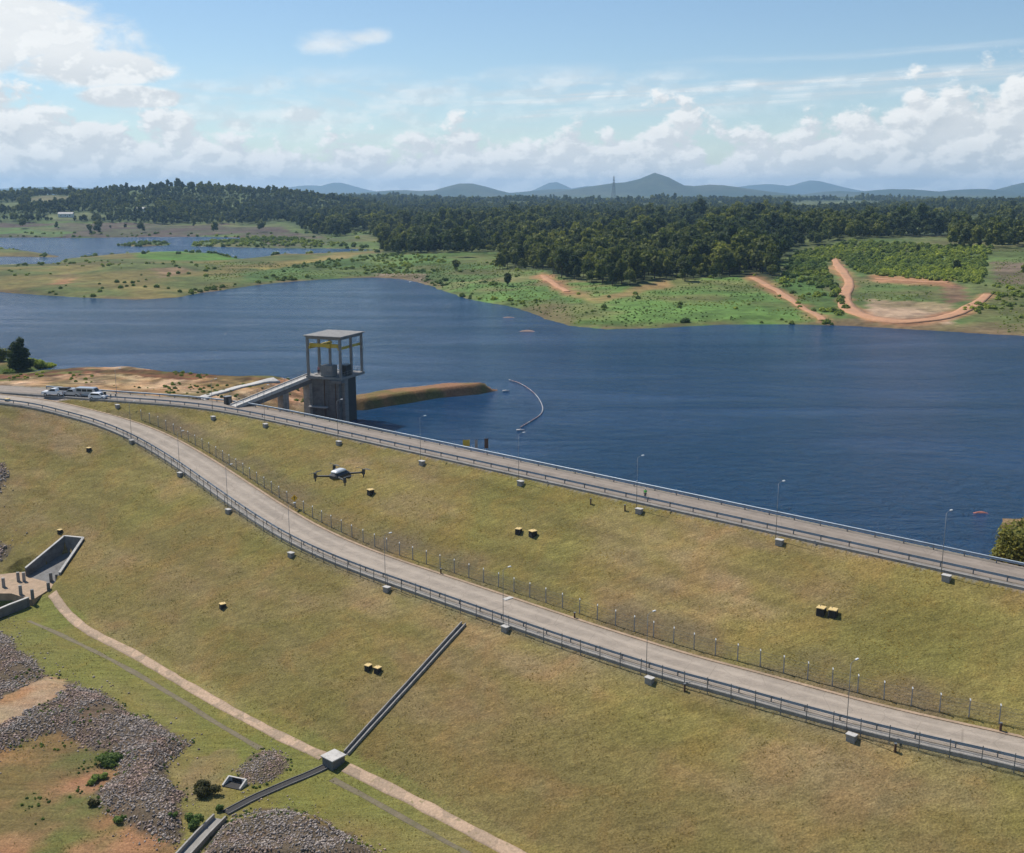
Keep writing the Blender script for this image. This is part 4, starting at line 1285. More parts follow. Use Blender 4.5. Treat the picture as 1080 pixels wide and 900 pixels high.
# yellow sign
p = G(311, 537)
root = empty('warning_sign', p, 0.15, 'yellow diamond warning sign on a post by the bend of the service road', 'road sign')
MB().tube((0, 0, -.2), (0, 0, 2.5), .04, .04, 8).build('post', M['galv_dull'], root)
q = .62
MB().prism([(-q, 0), (0, -q), (q, 0), (0, q)], 'y', -.06, -.03).build('sign_plate', M['sign'], root).location = (0, 0, 2.0)
MB().box((0, -.07, 2.0), (.1, .02, .55)).box((0, -.07, 2.2), (.3, .02, .1)).build('symbol', M['black'], root)


# ------------------------------------------------------------------ drain on the slope, junction box, culvert, flume
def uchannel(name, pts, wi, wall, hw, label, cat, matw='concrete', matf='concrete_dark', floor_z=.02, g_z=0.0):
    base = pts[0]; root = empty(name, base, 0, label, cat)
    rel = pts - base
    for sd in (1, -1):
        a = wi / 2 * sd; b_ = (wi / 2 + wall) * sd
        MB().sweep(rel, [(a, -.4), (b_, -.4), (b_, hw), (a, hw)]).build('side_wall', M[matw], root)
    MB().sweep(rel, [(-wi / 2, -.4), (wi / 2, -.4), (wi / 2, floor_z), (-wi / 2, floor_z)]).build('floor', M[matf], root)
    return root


dp = resample(np.array([G(365, 796), G(400, 757), G(440, 713), G(489, 659)]), 1.5); dp[:, 2] = z_near(dp[:, 0], dp[:, 1])
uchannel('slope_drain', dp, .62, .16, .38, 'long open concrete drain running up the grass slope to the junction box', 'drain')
jp = G(352, 806)
dd = dp[3] - dp[0]; ja = math.atan2(dd[1], dd[0])
root = empty('junction_box', jp, ja, 'square concrete junction box where the slope drain meets the toe path', 'junction box')
MB().box((0, 0, .35), (2.0, 2.0, 1.5), bev=.05).build('body', M['concrete_dark'], root)  # darker than the lid to paint in the shaded sides
MB().box((0, 0, 1.16), (2.3, 2.3, .16), bev=.04).build('lid', M['concrete_light'], root)
cp = resample(np.array([G(344, 809), G(300, 828), G(270, 841), G(238, 858)]), 1.5); cp[:, 2] = z_near(cp[:, 0], cp[:, 1])
uchannel('toe_drain', cp, .95, .10, .20, 'dark narrow drain crossing the grass bench below the junction box', 'drain', 'concrete_dark', 'dark', .10)  # dark floor paints in the shadow inside the channel
fp = resample(np.array([G(232, 865), G(215, 882), G(196, 903), G(175, 925)]), 1.2); fp[:, 2] = z_near(fp[:, 0], fp[:, 1]) + .1
uchannel('drain_flume', fp, 1.3, .2, .55, 'concrete flume between rubble banks in the bottom left corner', 'drain', 'concrete', 'concrete', .05)
# outlet block
p = G(247, 829)
root = empty('drain_outlet', p, -.35, 'open concrete outlet chamber with dark mouth beside the small rubble patch', 'drain outlet')
MB().box((0, .75, .25), (2.6, .2, .9)).build('back_wall', M['concrete_light'], root)
for sx in (-1, 1): MB().prism([(-.65, -.2), (.65, -.2), (.65, .7), (-.65, .25)], 'x', sx * 1.2 - .1, sx * 1.2 + .1).build('wing_wall', M['concrete_light'], root)
MB().box((0, 0, .0), (2.2, 1.3, .2)).build('floor', M['dark'], root)  # dark floor paints in the shade inside the chamber
MB().box((0, .62, .42), (1.3, .04, .5)).build('mouth_shade_panel', M['black'], root)  # black panel stands in for the shade inside the mouth

# ------------------------------------------------------------------ stilling basin at the left edge
bz = lambda a, b_: P(a, b_, BAS_APZ + .05)
tl, tr, br, bl = BAS
ctr = np.array([*P(30, 620, BAS_APZ - .15)[:2], BAS_APZ - .15])
root = empty('stilling_basin', ctr, 0, 'concrete stilling basin with sloping chute walls, apron and baffle blocks at the left edge', 'stilling basin')


def wallmesh(name, pts_top, pts_bot, th, mat):
    """vertical wall through a list of plan points with its own top and bottom heights"""
    pts_ = np.array(pts_top, float) - ctr; n = len(pts_); t_ = np.gradient(pts_[:, :2], axis=0); t_ /= np.linalg.norm(t_, axis=1)[:, None]
    mb = MB(); v = []
    for i in range(n):
        nx, ny = -t_[i, 1] * th / 2, t_[i, 0] * th / 2; zb = pts_bot[i] - ctr[2]
        v += [(pts_[i, 0] + nx, pts_[i, 1] + ny, zb), (pts_[i, 0] - nx, pts_[i, 1] - ny, zb), (pts_[i, 0] - nx, pts_[i, 1] - ny, pts_[i, 2]), (pts_[i, 0] + nx, pts_[i, 1] + ny, pts_[i, 2])]
    f = []
    for i in range(n - 1):
        for j in range(4): k_ = (j + 1) % 4; f.append((i * 4 + j, i * 4 + k_, (i + 1) * 4 + k_, (i + 1) * 4 + j))
    f += [(0, 1, 2, 3), tuple((n - 1) * 4 + j for j in (3, 2, 1, 0))]
    mb.add(v, f)
    w1_ = mb.build(name, M[mat], root)
    cpz = pts_.copy(); cpz[:, 2] += .05
    MB().sweep(cpz, [(-th / 2 - .06, -.06), (th / 2 + .06, -.06), (th / 2 + .06, .08), (-th / 2 - .06, .08)]).build('coping', M['concrete_light'], w1_)


apz = ctr[2] + .15
up_ = np.array([0, 0, .45])
wallmesh('side_wall', [tl + up_, (tl + bl) / 2 + up_, bl + up_], [tl[2] - 3.2, (tl[2] + bl[2]) / 2 - 3.0, apz - .3], .35, 'concrete_dark')
wallmesh('side_wall', [tr + up_, (tr + br) / 2 + up_, br + up_], [tr[2] - 3.2, (tr[2] + br[2]) / 2 - 3.0, apz - .3], .35, 'concrete_dark')
wallmesh('end_wall', [tl + up_ + [0, 0, .004], tr + up_ + [0, 0, .004]], [tl[2] - 3.5, tr[2] - 3.5], .35, 'concrete_dark')  # dark tone paints in the shade on the end wall
mb = MB()
dn = np.array([0, 0, -2.6])
v = [tl + dn, tr + dn, br * [1, 1, 0] + [0, 0, apz + .05], bl * [1, 1, 0] + [0, 0, apz + .05]]
v = [a - ctr for a in v]; v2 = [a - [0, 0, .5] for a in v]
mb.add(v + v2, [(0, 1, 2, 3), (7, 6, 5, 4), (0, 4, 5, 1), (1, 5, 6, 2), (2, 6, 7, 3), (3, 7, 4, 0)])
mb.build('chute_floor', M['concrete_dark'], root)
ap = [bz(-60, 612), bz(27, 603), bz(63, 608), bz(58, 618), bz(34, 633), bz(12, 626), bz(-60, 626)]
ap = [(a[0] - ctr[0], a[1] - ctr[1]) for a in ap]
MB().prism(ap, 'z', -1.2, .2).build('apron', M['path'], root)
for a, b_ in [(4, 619), (19.5, 613), (25.5, 613), (22, 627), (34.5, 631.5), (51.5, 624), (54, 613.5), (60.5, 615), (63.5, 616)]:
    q = P(a, b_, apz + .1) - ctr
    MB().box((q[0], q[1], .2 + .85), (.55, .55, 1.7), .5, taper=.95).build('baffle_block', M['concrete_dark'] if a > 30 else M['concrete'], root)
# outlet channel wall running down to the left
w0, w1_, w2_ = P(30, 630.5, apz + .4), P(10, 638, apz + .3), P(-30, 655, apz + .2)
wallmesh('outlet_wall', [w0, w1_, w2_], [apz - 2.5, apz - 3.2, apz - 3.8], .35, 'concrete_dark')

# ------------------------------------------------------------------ intake tower and its bridge
ZP, ZR = 11.0, 20.0
FL, FR, BR, BL = (np.array(v_) for v_ in ((-46.2, 245.0), (-37.9, 241.8), (-34.6, 251.4), (-43.9, 254.8)))
tc_ = (FL + FR + BR + BL) / 4
ta = math.atan2(FR[1] - FL[1], FR[0] - FL[0])
root = empty('intake_tower', (tc_[0], tc_[1], 0), ta, 'grey concrete intake tower with open steel frame and flat roof standing in the lake', 'tower')
LX, LY = 8.8, 10.2            # plan size of the frame
pl = MB().box((0, 0, ZP - .3), (LX + .5, LY + .5, .6)).build('platform', M['tower_conc'], root)
MB().box((LX / 2 - 1.1, -LY / 2 - .2, ZP - .9), (3.2, 1.5, .6)).build('bracket', M['concrete_dark'], root)
# shaft: two towers of different width and a thin guide column
MB().box((1.0, -.8, ZP / 2 - 5.5), (4.4, 7.0, ZP + 9.8), bev=.05).build('shaft', M['concrete_dark'], root)  # dark tone paints in the walls turned from the sun
MB().box((3.6, -2.2, ZP / 2 - 5.5), (.8, 1.6, ZP + 9.8)).build('guide_column', M['tower_conc'], root)
MB().box((-2.75, -.6, ZP / 2 - 5.5), (3.1, 7.0, ZP + 9.4)).build('stair_shaft', M['concrete_dark'], root)
MB().box((3.4, .8, ZP / 2 - 5.5), (.5, 4.0, ZP + 9)).build('shaft_side_shade', M['black'], root)  # black slab paints in the shaded right face of the shaft
MB().box((-1.9, -5.0, 3.9), (4.6, 1.1, .22)).build('walkway', M['concrete_light'], root)
lm = MB()
for k_ in range(28): lm.tube((.2, -4.42, -1 + k_ * .42), (.7, -4.42, -1 + k_ * .42), .025, .025, 5)
for x_ in (.2, .7): lm.tube((x_, -4.42, -2), (x_, -4.42, ZP - .6), .03, .03, 5)
lm.build('ladder', M['galv_dull'], root)
pm = MB()
for x_ in (-.5, 2.4): pm.tube((x_, -4.38, -3), (x_, -4.38, ZP - .7), .09, .09, 8)
pm.build('pipe', M['rust'], root)
# frame
for x_, y_ in ((-1, -1), (1, -1), (1, 1), (-1, 1), (1, 0), (-1, 0)):
    MB().box((x_ * (LX / 2 - .2), y_ * (LY / 2 - .2), (ZP + ZR) / 2), (.5, .5, ZR - ZP)).build('column', M['tower_conc'], root)
for y_ in (-1, 0, 1): MB().box((0, y_ * (LY / 2 - .2), ZR - .32), (LX - .8, .3, .45)).build('roof_beam', M['tower_conc'], root)
for x_ in (-1, 1): MB().box((x_ * (LX / 2 - .2), 0, ZR - .32), (.3, LY - .8, .45)).build('roof_beam', M['tower_conc'], root)
MB().box((0, 0, ZR + .15), (LX + .9, LY + .9, .3), bev=.05).build('roof', M['tower_conc'], root)
for x_ in (-1, 1): MB().box((x_ * (LX / 2 - .62), 0, ZR - 2.55), (.4, LY - .3, .55)).build('crane_runway', M['crane'], root)
cr = MB().box((-.3, -LY / 2 + .9, ZR - 2.0), (LX - 1.4, .5, .8)).build('crane_bridge', M['crane'], root)
MB().box((1.0, -LY / 2 + .9, ZR - 2.0), (1.1, 1.0, 1.1), bev=.1).build('hoist', M['crane'], cr)
MB().tube((1.0, -LY / 2 + .9, ZR - 2.5), (1.0, -LY / 2 + .9, ZR - 4.2), .04).build('hook', M['black'], cr)
MB().box((.4, -LY / 2 + 1.5, ZP + 1.25), (3.1, 2.2, 2.5), bev=.05).build('control_cabin', M['tower_conc'], root)
MB().box((3.3, -.9, ZP + 1.2), (1.9, 3.0, 2.4), bev=.05).build('gate_winch', M['black'], root)
mb = MB()
for z_ in (.55, 1.05):
    for (x0_, y0_), (x1_, y1_) in (((LX / 2, -LY / 2), (LX / 2, LY / 2)), ((LX / 2, LY / 2), (-LX / 2, LY / 2)), ((-LX / 2, LY / 2), (-LX / 2, -1.0)), ((-1.5, -LY / 2 - .1), (LX / 2, -LY / 2 - .1))):
        mb.tube((x0_, y0_, ZP + z_), (x1_, y1_, ZP + z_), .035, .035, 5)
for x_ in np.linspace(-LX / 2, LX / 2, 7): mb.tube((x_, LY / 2, ZP), (x_, LY / 2, ZP + 1.05), .03, .03, 5)
for y_ in np.linspace(-LY / 2, LY / 2, 8): mb.tube((LX / 2, y_, ZP), (LX / 2, y_, ZP + 1.05), .03, .03, 5)
mb.build('handrail', M['galv_dull'], root)

# bridge from the crest to the tower
b0 = np.array([*P(246, 428.5, 6.2)[:2], 6.2]); b1 = np.array([*P(336, 396.0, ZP)[:2], ZP])
b1[:2] = (FL * .72 + BL * .28)
L_ = b1 - b0
root = empty('access_bridge', b0, 0, 'sloping concrete bridge with pale parapets leading from the crest road to the intake tower', 'bridge')
hd = math.atan2(L_[1], L_[0])
MB().bar((0, 0, -.22), L_ - np.array([0, 0, .22]), 3.2, .44).build('deck', M['concrete_light'], root)
for sd in (1, -1):
    o_ = np.array([-math.sin(hd), math.cos(hd), 0]) * 1.38 * sd
    MB().bar(o_ + [0, 0, .13], o_ + L_ + [0, 0, .13], .22, .26).build('parapet', M['concrete_light'] if sd < 0 else M['concrete_light'], root)
    MB().bar(o_ * .8 + [0, 0, -1.0], o_ * .8 + L_ + [0, 0, -1.0], .4, 1.0).build('girder', M['concrete_dark'], root)  # dark tone paints in the shade under the deck
for sd in (1, -1):
    rm = MB(); o_ = np.array([-math.sin(hd), math.cos(hd), 0]) * 1.42 * sd
    for zz_ in (.65, 1.1): rm.tube(o_ + [0, 0, zz_], o_ + L_ + [0, 0, zz_], .028, .028, 5)
    for k_ in range(13): q_ = o_ + L_ * (k_ / 12); rm.tube(q_ + [0, 0, .2], q_ + [0, 0, 1.1], .028, .028, 5)
    rm.build('handrail', M['galv_dull'], root)
for t_, w_ in ((.60, 2.4), (.93, 2.6)):
    q = L_ * t_
    mb = MB().box((q[0], q[1], (q[2] - 1.5 - 10) / 2 - b0[2] / 2), (1.5, w_, q[2] - 1.5 + b0[2] + 10), hd)
    mb.build('pier', M['concrete'], root)
mb = MB().box((.0, .0, -2.2), (2.4, 3.6, 3.4), hd); mb.build('abutment', M['concrete_light'], root)
# dark gatehouse kiosk by the bridge entrance
p = P(240.5, 426.5, 6.0)
root = empty('gate_kiosk', p, hd, 'small dark kiosk beside the bridge entrance on the crest road', 'kiosk')
root.scale = (.85, .85, .85)
MB().box((0, 0, 1.0), (1.7, 1.3, 2.1), bev=.04).build('body', M['black'], root)
MB().box((0, 0, 2.1), (1.95, 1.55, .12), bev=.02).build('roof', M['galv_dull'], root)
MB().box((.2, -.67, .95), (.7, .04, 1.7)).build('door', M['concrete_dark'], root)

# ------------------------------------------------------------------ parked vehicles
def wheels(root, xs_, yw, r):
    for x_ in xs_:
        for y_ in (-yw, yw):
            w = MB().tube((x_, y_ - .11, r), (x_, y_ + .11, r), r, r, 18).build('wheel', M['rubber'], root)
            MB().tube((x_, y_ - .125, r), (x_, y_ + .125, r), r * .55, r * .55, 12).build('rim', M['silver'], w)


def pickup(mat, loc, rz, label):
    root = empty('pickup_truck', loc, rz, label, 'pickup truck', 'vehicles parked at the end of the dam')
    pr = [(-2.6, .45), (2.45, .45), (2.6, .6), (2.6, .95), (2.45, 1.05), (1.1, 1.12), (.35, 1.15), (-.75, 1.15), (-2.6, 1.1)]
    MB().prism(pr, 'y', -.88, .88).build('body', mat, root)
    MB().prism([(-.95, 1.14), (1.15, 1.12), (.35, 1.72), (.1, 1.78), (-.8, 1.78)], 'y', -.76, .76).build('cabin', mat, root)
    for y_ in (-.775, .775): MB().prism([(-.82, 1.2), (.85, 1.2), (.25, 1.64), (-.72, 1.66)], 'y', y_ - .012, y_ + .012).build('side_window', M['glass'], root)
    MB().add([(1.10, -.68, 1.17), (1.10, .68, 1.17), (.40, .62, 1.69), (.40, -.62, 1.69)], [(0, 1, 2, 3)]).build('windscreen', M['glass'], root).location = (.03, 0, .02)
    MB().box((-1.78, 0, 1.12), (1.5, 1.5, .06)).build('load_bed', M['black'], root)
    for y_ in (-.62, .62): MB().box((2.6, y_, .84), (.05, .32, .16)).build('headlight', M['lamp'], root)
    for y_ in (-.72, .72): MB().box((-2.61, y_, .9), (.05, .16, .3)).build('tail_light', M['red'], root)
    MB().box((2.62, 0, .52), (.12, 1.7, .16)).build('bumper', M['black'], root)
    wheels(root, (-1.65, 1.6), .82, .38)


def hatch(mat, loc, rz, label):
    root = empty('parked_car', loc, rz, label, 'car', 'vehicles parked at the end of the dam')
    pr = [(-2.0, .35), (1.95, .35), (2.05, .55), (1.98, .82), (1.15, .95), (-2.0, .98), (-2.08, .7)]
    MB().prism(pr, 'y', -.84, .84).build('body', mat, root)
    MB().prism([(-1.95, .97), (1.15, .94), (.45, 1.42), (-1.4, 1.48), (-1.75, 1.38)], 'y', -.70, .70).build('cabin', mat, root)
    for y_ in (-.712, .712): MB().prism([(-1.6, 1.02), (.85, 1.0), (.35, 1.36), (-1.35, 1.40)], 'y', y_ - .01, y_ + .01).build('side_window', M['glass'], root)
    MB().add([(1.1, -.62, .99), (1.1, .62, .99), (.50, .56, 1.39), (.50, -.56, 1.39)], [(0, 1, 2, 3)]).build('windscreen', M['glass'], root).location = (.03, 0, .02)
    for y_ in (-.6, .6): MB().box((2.02, y_, .7), (.06, .3, .14)).build('headlight', M['lamp'], root)
    wheels(root, (-1.25, 1.3), .76, .31)


def vanm(mat, loc, rz, label):
    root = empty('parked_van', loc, rz, label, 'van', 'vehicles parked at the end of the dam')
    pr = [(-2.9, .4), (2.75, .4), (2.9, .6), (2.85, 1.05), (2.1, 1.35), (1.55, 2.05), (1.3, 2.15), (-2.85, 2.15), (-2.95, 1.2)]
    MB().prism(pr, 'y', -.95, .95).build('body', mat, root)
    for y_ in (-.955, .955):
        for x0_, x1_ in ((-2.6, -1.4), (-1.25, -.1), (.05, 1.3)): MB().box(((x0_ + x1_) / 2, y_, 1.6), (x1_ - x0_, .02, .55)).build('side_window', M['glass'], root)
    MB().add([(2.08, -.8, 1.4), (2.08, .8, 1.4), (1.6, .75, 2.0), (1.6, -.75, 2.0)], [(0, 1, 2, 3)]).build('windscreen', M['glass'], root).location = (.04, 0, .02)
    for y_ in (-.7, .7): MB().box((2.86, y_, .85), (.06, .3, .2)).build('headlight', M['lamp'], root)
    wheels(root, (-1.8, 1.85), .86, .36)


def gp(a, b_): q = P(a, b_, 6.0); return (q[0], q[1], float(z_near(q[0], q[1])))


pickup(M['white'], gp(57, 417.5), math.radians(172), 'white pickup truck at the left end of the parked row')
pickup(M['silver'], gp(76, 417.5), math.radians(168), 'silver pickup truck between the white pickup and the van')
vanm(M['silver'], gp(94.5, 418), math.radians(-10), 'silver grey minivan at the right of the parked row')
hatch(M['white'], gp(104, 420.5), math.radians(-8), 'white car parked in front of the silver minivan')
hatch(M['black'], gp(66, 414.5), math.radians(170), 'dark car half hidden behind the two pickups')
for i, (a, b_) in enumerate([(111, 420), (117, 419.5), (122, 419.3)]):
    root = empty('bollard', gp(a, b_), 0, ['dark thick gate pillar right of the parked minivan', 'low bollard just right of the gate pillar', 'low bollard at the right end of the car park'][i], 'bollard')
    MB().box((0, 0, .8 if i == 0 else .45), (.5 if i == 0 else .25, .4 if i == 0 else .25, 1.6 if i == 0 else .9), taper=.95, bev=.03).build('post', M['black' if i == 0 else 'concrete_dark'], root)
    MB().box((0, 0, 1.64 if i == 0 else .93), (.6 if i == 0 else .3, .5 if i == 0 else .3, .08)).build('cap', M['concrete_light'], root)


# ------------------------------------------------------------------ people
def person(loc, rz, label, shirt, trousers, hat=None, pose=0):
    root = empty('person', loc, rz, label, 'person')
    J = [(0, 0, .95), (0, 0, 1.15), (0, .01, 1.40), (0, .0, 1.50), (0, .02, 1.60), (0, .03, 1.70),
         (-.19, 0, 1.42), (-.27, .03, 1.15), (-.22, .18, .95 + pose * .15), (-.20, .25, .93 + pose * .17),
         (.19, 0, 1.42), (.27, .02, 1.15), (.25, .10, .90), (.24, .14, .82),
         (-.10, 0, .90), (-.12, .03, .48), (-.12, -.02, .08), (-.13, .14, .03),
         (.10, 0, .90), (.12, .01, .48), (.13, -.03, .08), (.14, .13, .03)]
    Ed = [(0, 1), (1, 2), (2, 3), (3, 4), (4, 5), (2, 6), (6, 7), (7, 8), (8, 9), (2, 10), (10, 11), (11, 12), (12, 13), (0, 14), (14, 15), (15, 16), (16, 17), (0, 18), (18, 19), (19, 20), (20, 21)]
    R = [.13, .13, .15, .055, .09, .08, .06, .045, .035, .03, .06, .045, .035, .03, .085, .06, .045, .035, .085, .06, .045, .035]

    def skin(name, idx, mat, grow, par, root_i):
        mp_ = {j: i for i, j in enumerate(idx)}
        me = bpy.data.meshes.new(name); me.from_pydata([J[j] for j in idx], [(mp_[a], mp_[b]) for a, b in Ed if a in mp_ and b in mp_], []); me.update()
        me.materials.append(mat)
        o = obj(name, me, par)
        md = o.modifiers.new('skin', 'SKIN'); md.use_smooth_shade = True
        for i, j in enumerate(idx):
            me.skin_vertices[0].data[i].radius = (R[j] + grow, R[j] * .85 + grow); me.skin_vertices[0].data[i].use_root = (j == root_i)
        o.modifiers.new('sub', 'SUBSURF').levels = 1
        o.modifiers['sub'].render_levels = 2
        return o
    bmo = bpy.data.meshes.new('body')
    me0 = bmo; me0.from_pydata(J, Ed, []); me0.update()
    body = obj('body', me0, root); me0.materials.append(M['skin'])
    body.modifiers.new('skin', 'SKIN').use_smooth_shade = True
    if not me0.skin_vertices: pass
    for i in range(len(J)):
        me0.skin_vertices[0].data[i].radius = (R[i], R[i] * .85); me0.skin_vertices[0].data[i].use_root = (i == 0)
    body.modifiers.new('sub', 'SUBSURF').levels = 1
    body.modifiers['sub'].render_levels = 2
    for nm, idx, mt, rt in (('shirt', [0, 1, 2, 6, 7, 10, 11], shirt, 1), ('trousers', [0, 14, 15, 16, 18, 19, 20], trousers, 0)):
        mp_ = {j: i for i, j in enumerate(idx)}
        me = bpy.data.meshes.new(nm); me.from_pydata([J[j] for j in idx], [(mp_[a], mp_[b]) for a, b in Ed if a in mp_ and b in mp_], []); me.update()
        me.materials.append(mt); o = obj(nm, me, root)
        o.modifiers.new('skin', 'SKIN').use_smooth_shade = True
        for i, j in enumerate(idx):
            me.skin_vertices[0].data[i].radius = (R[j] + .018, R[j] * .85 + .018); me.skin_vertices[0].data[i].use_root = (j == rt)
        o.modifiers.new('sub', 'SUBSURF').levels = 1
    v, f = ico()
    mb = MB(); mb.add([(a * .098, b_ * .11 + .01, c_ * .09 + 1.705) for a, b_, c_ in v], [tuple(int(i) for i in q_) for q_ in f])
    mb.build('hair' if hat is None else 'hard_hat', M['hair'] if hat is None else hat, root, True)
    return root


q = P(680.5, 527, 6.0)
person((q[0], q[1], 6.05), 2.4, 'person in green high-visibility vest and dark trousers standing on the crest road', M['vest'], M['navy'], M['lamp'], 1)
R2 = lambda lx, ly: (tc_[0] + lx * math.cos(ta) - ly * math.sin(ta), tc_[1] + lx * math.sin(ta) + ly * math.cos(ta), ZP + .02)
person(R2(-3.0, -2.4), 1.0, 'person in pink shirt standing on the intake tower platform', M['pink'], M['navy'], None, 0)
person(R2(-3.7, -1.4), .3, 'person in dark blue clothes at the left edge of the tower platform', M['blue_cloth'], M['navy'], None, 1)

# ------------------------------------------------------------------ drone hovering in front of the camera
r_ = ray(358, 501); dpos = np.array([0, 0, CAMZ]) + r_ * 17.0 / np.linalg.norm(r_)
root = empty('drone', dpos, math.radians(62), 'dark grey quadcopter drone hovering above the grass slope', 'drone')
mdk = simple('dark_grey_plastic', (.035, .038, .042), .4, 0, .15, 20)
mlt = simple('light_grey_plastic', (.50, .52, .54), .35, 0, .08, 20)
MB().box((0, 0, 0), (.36, .18, .12), bev=.04).box((.16, 0, -.01), (.10, .13, .07), bev=.02).build('body', mdk, root)
MB().box((-.02, 0, .072), (.27, .14, .04), taper=.8, bev=.015).build('battery', mlt, root)
gm = MB().box((.22, 0, -.075), (.07, .09, .07), bev=.02).build('camera', M['black'], root)
MB().tube((.255, 0, -.075), (.275, 0, -.075), .024, .024, 12).build('lens', M['glass'], gm)
for sx, sy, ax_, ay_, up in ((1, 1, .24, .28, .02), (1, -1, .24, -.28, .02), (-1, 1, -.24, .28, -.0), (-1, -1, -.24, -.28, -.0)):
    arm = MB().tube((sx * .13, sy * .07, 0), (ax_, ay_, up), .017, .013, 8).build('arm', mdk, root)
    MB().tube((ax_, ay_, up - .03), (ax_, ay_, up + .05), .026, .023, 12).build('motor', mdk, arm)
    MB().tube((ax_, ay_, up - .03), (ax_, ay_, up - .085), .012, .010, 6).build('landing_leg', mdk, arm)
    a_ = random.uniform(0, 3.1)
    mb = MB()
    for k_ in (0, math.pi):
        c_, s_ = math.cos(a_ + k_), math.sin(a_ + k_)
        pts_ = [(.015, .010), (.06, .017), (.11, .013), (.15, .004), (.15, -.002), (.10, -.008), (.05, -.010), (.015, -.008)]
        vv = []
        for zt_ in (0, .004):
            for u_, w_ in pts_: vv.append((ax_ + c_ * u_ - s_ * w_, ay_ + s_ * u_ + c_ * w_, up + .056 + zt_ + w_ * .25))
        n_ = len(pts_)
        mb.add(vv, [tuple(range(n_ - 1, -1, -1)), tuple(range(n_, 2 * n_))] + [(i, (i + 1) % n_, n_ + (i + 1) % n_, n_ + i) for i in range(n_)])
    mb.build('propeller', mdk, arm)

# ------------------------------------------------------------------ things in and by the water
bp = resample(smooth(np.array([P(a, b_, .12) for a, b_ in [(538, 401), (548, 404), (558, 410), (566, 417), (571, 425), (573, 432), (570, 438), (562, 443), (550, 450)]]), 2), 1.7)
root = empty('floating_boom', bp[0], 0, 'curved chain of pale floats drifting off the tip of the earth bank', 'floating boom')
rel = bp - bp[0]
fm = MB().tube((-.62, 0, 0), (.62, 0, 0), .11, .11, 8).mesh('float', M['float'], True)
fm2 = MB().tube((-.62, 0, 0), (.62, 0, 0), .12, .12, 8).mesh('float', M['float_white'], True)
for i, p in enumerate(rel[:100]):
    j = min(i + 1, len(rel) - 1); d_ = rel[j] - rel[max(j - 1, 0)]
    o = obj('float', fm2 if .35 < i / len(rel) < .72 or i % 5 == 0 else fm, root); o.location = p; o.rotation_euler = (0, 0, math.atan2(d_[1], d_[0]))
MB().path([tuple(p) for p in rel], .04, 4).build('rope', M['rust'], root)
for (a, b_), lab, mt in (((533.5, 413), 'white buoy off the tip of the orange earth bank', 'float_white'), ((549, 454.5), 'white buoy at the lower end of the floating boom', 'float_white')):
    root = empty('buoy', P(a, b_, 0), 0, lab, 'buoy')
    MB().tube((-.9, 0, .12), (.9, .2, .12), .24, .2, 12).tube((0, .1, .3), (0, .1, .55), .1, .05, 8).build('hull', M[mt], root, True)


def mudbank(px, py, rx, ry, h, label, mat):
    p = P(px, py, 0); v = [(0, 0, h)]; f = []
    for k_ in range(1, 5):
        for i in range(20):
            a_ = 2 * math.pi * i / 20; rr_ = k_ / 4 * (1 + .22 * math.sin(3 * a_ + px) + .12 * math.sin(7 * a_))
            v.append((math.cos(a_) * rx * rr_, math.sin(a_) * ry * rr_, h * (1 - (k_ / 4) ** 2 * 1.9)))
    for i in range(20): f.append((0, 1 + i, 1 + (i + 1) % 20))
    for k_ in range(3):
        for i in range(20):
            j = (i + 1) % 20; f.append((1 + k_ * 20 + i, 1 + (k_ + 1) * 20 + i, 1 + (k_ + 1) * 20 + j, 1 + k_ * 20 + j))
    o = MB().add(v, f).build('mudbank', M[mat], None, True); o.location = p
    return tag(o, label, 'mudbank', kind='structure')


mudbank(556, 349.5, 3.9, 1.9, .5, 'flat tan mudbank in the open lake', 'mud')
mudbank(536, 335, 3.3, 1.2, .3, 'thin dark mudbank near the far shore', 'mud')
mudbank(1034, 541, 1.6, .5, .25, 'small red mudbank off the right bank', 'mud_red')
# boards standing on the upstream shoulder
for (a, zt_), lab, mt, wdt in (((493.5, 2.0), 'yellow board on posts behind the lake side guardrail', 'crane', 1.3), ((504, 2.3), 'narrow grey gauge board between the yellow and the dark boards', 'concrete', .5), ((512.5, 3.0), 'tall dark gauge board at the right of the three', 'rust', .7)):
    q = P(a, 482, 6.0); cr_ = offset2(c3, -8.6)
    i = int(np.argmin(np.abs(project(cr_[:, 0], cr_[:, 1], cr_[:, 2])[0] - a))); q = cr_[i]
    root = empty('gauge_board', (q[0], q[1], float(z_near(q[0], q[1]))), .2, lab, 'gauge board', 'gauge boards on the lake shoulder')
    for sx in (-1, 1): MB().box((sx * wdt * .4, 0, zt_ / 2), (.09, .09, zt_ + .4)).build('post', M['galv_dull'], root)
    MB().box((0, -.06, zt_ * .68), (wdt, .05, zt_ * .6)).build('board', M[mt], root)


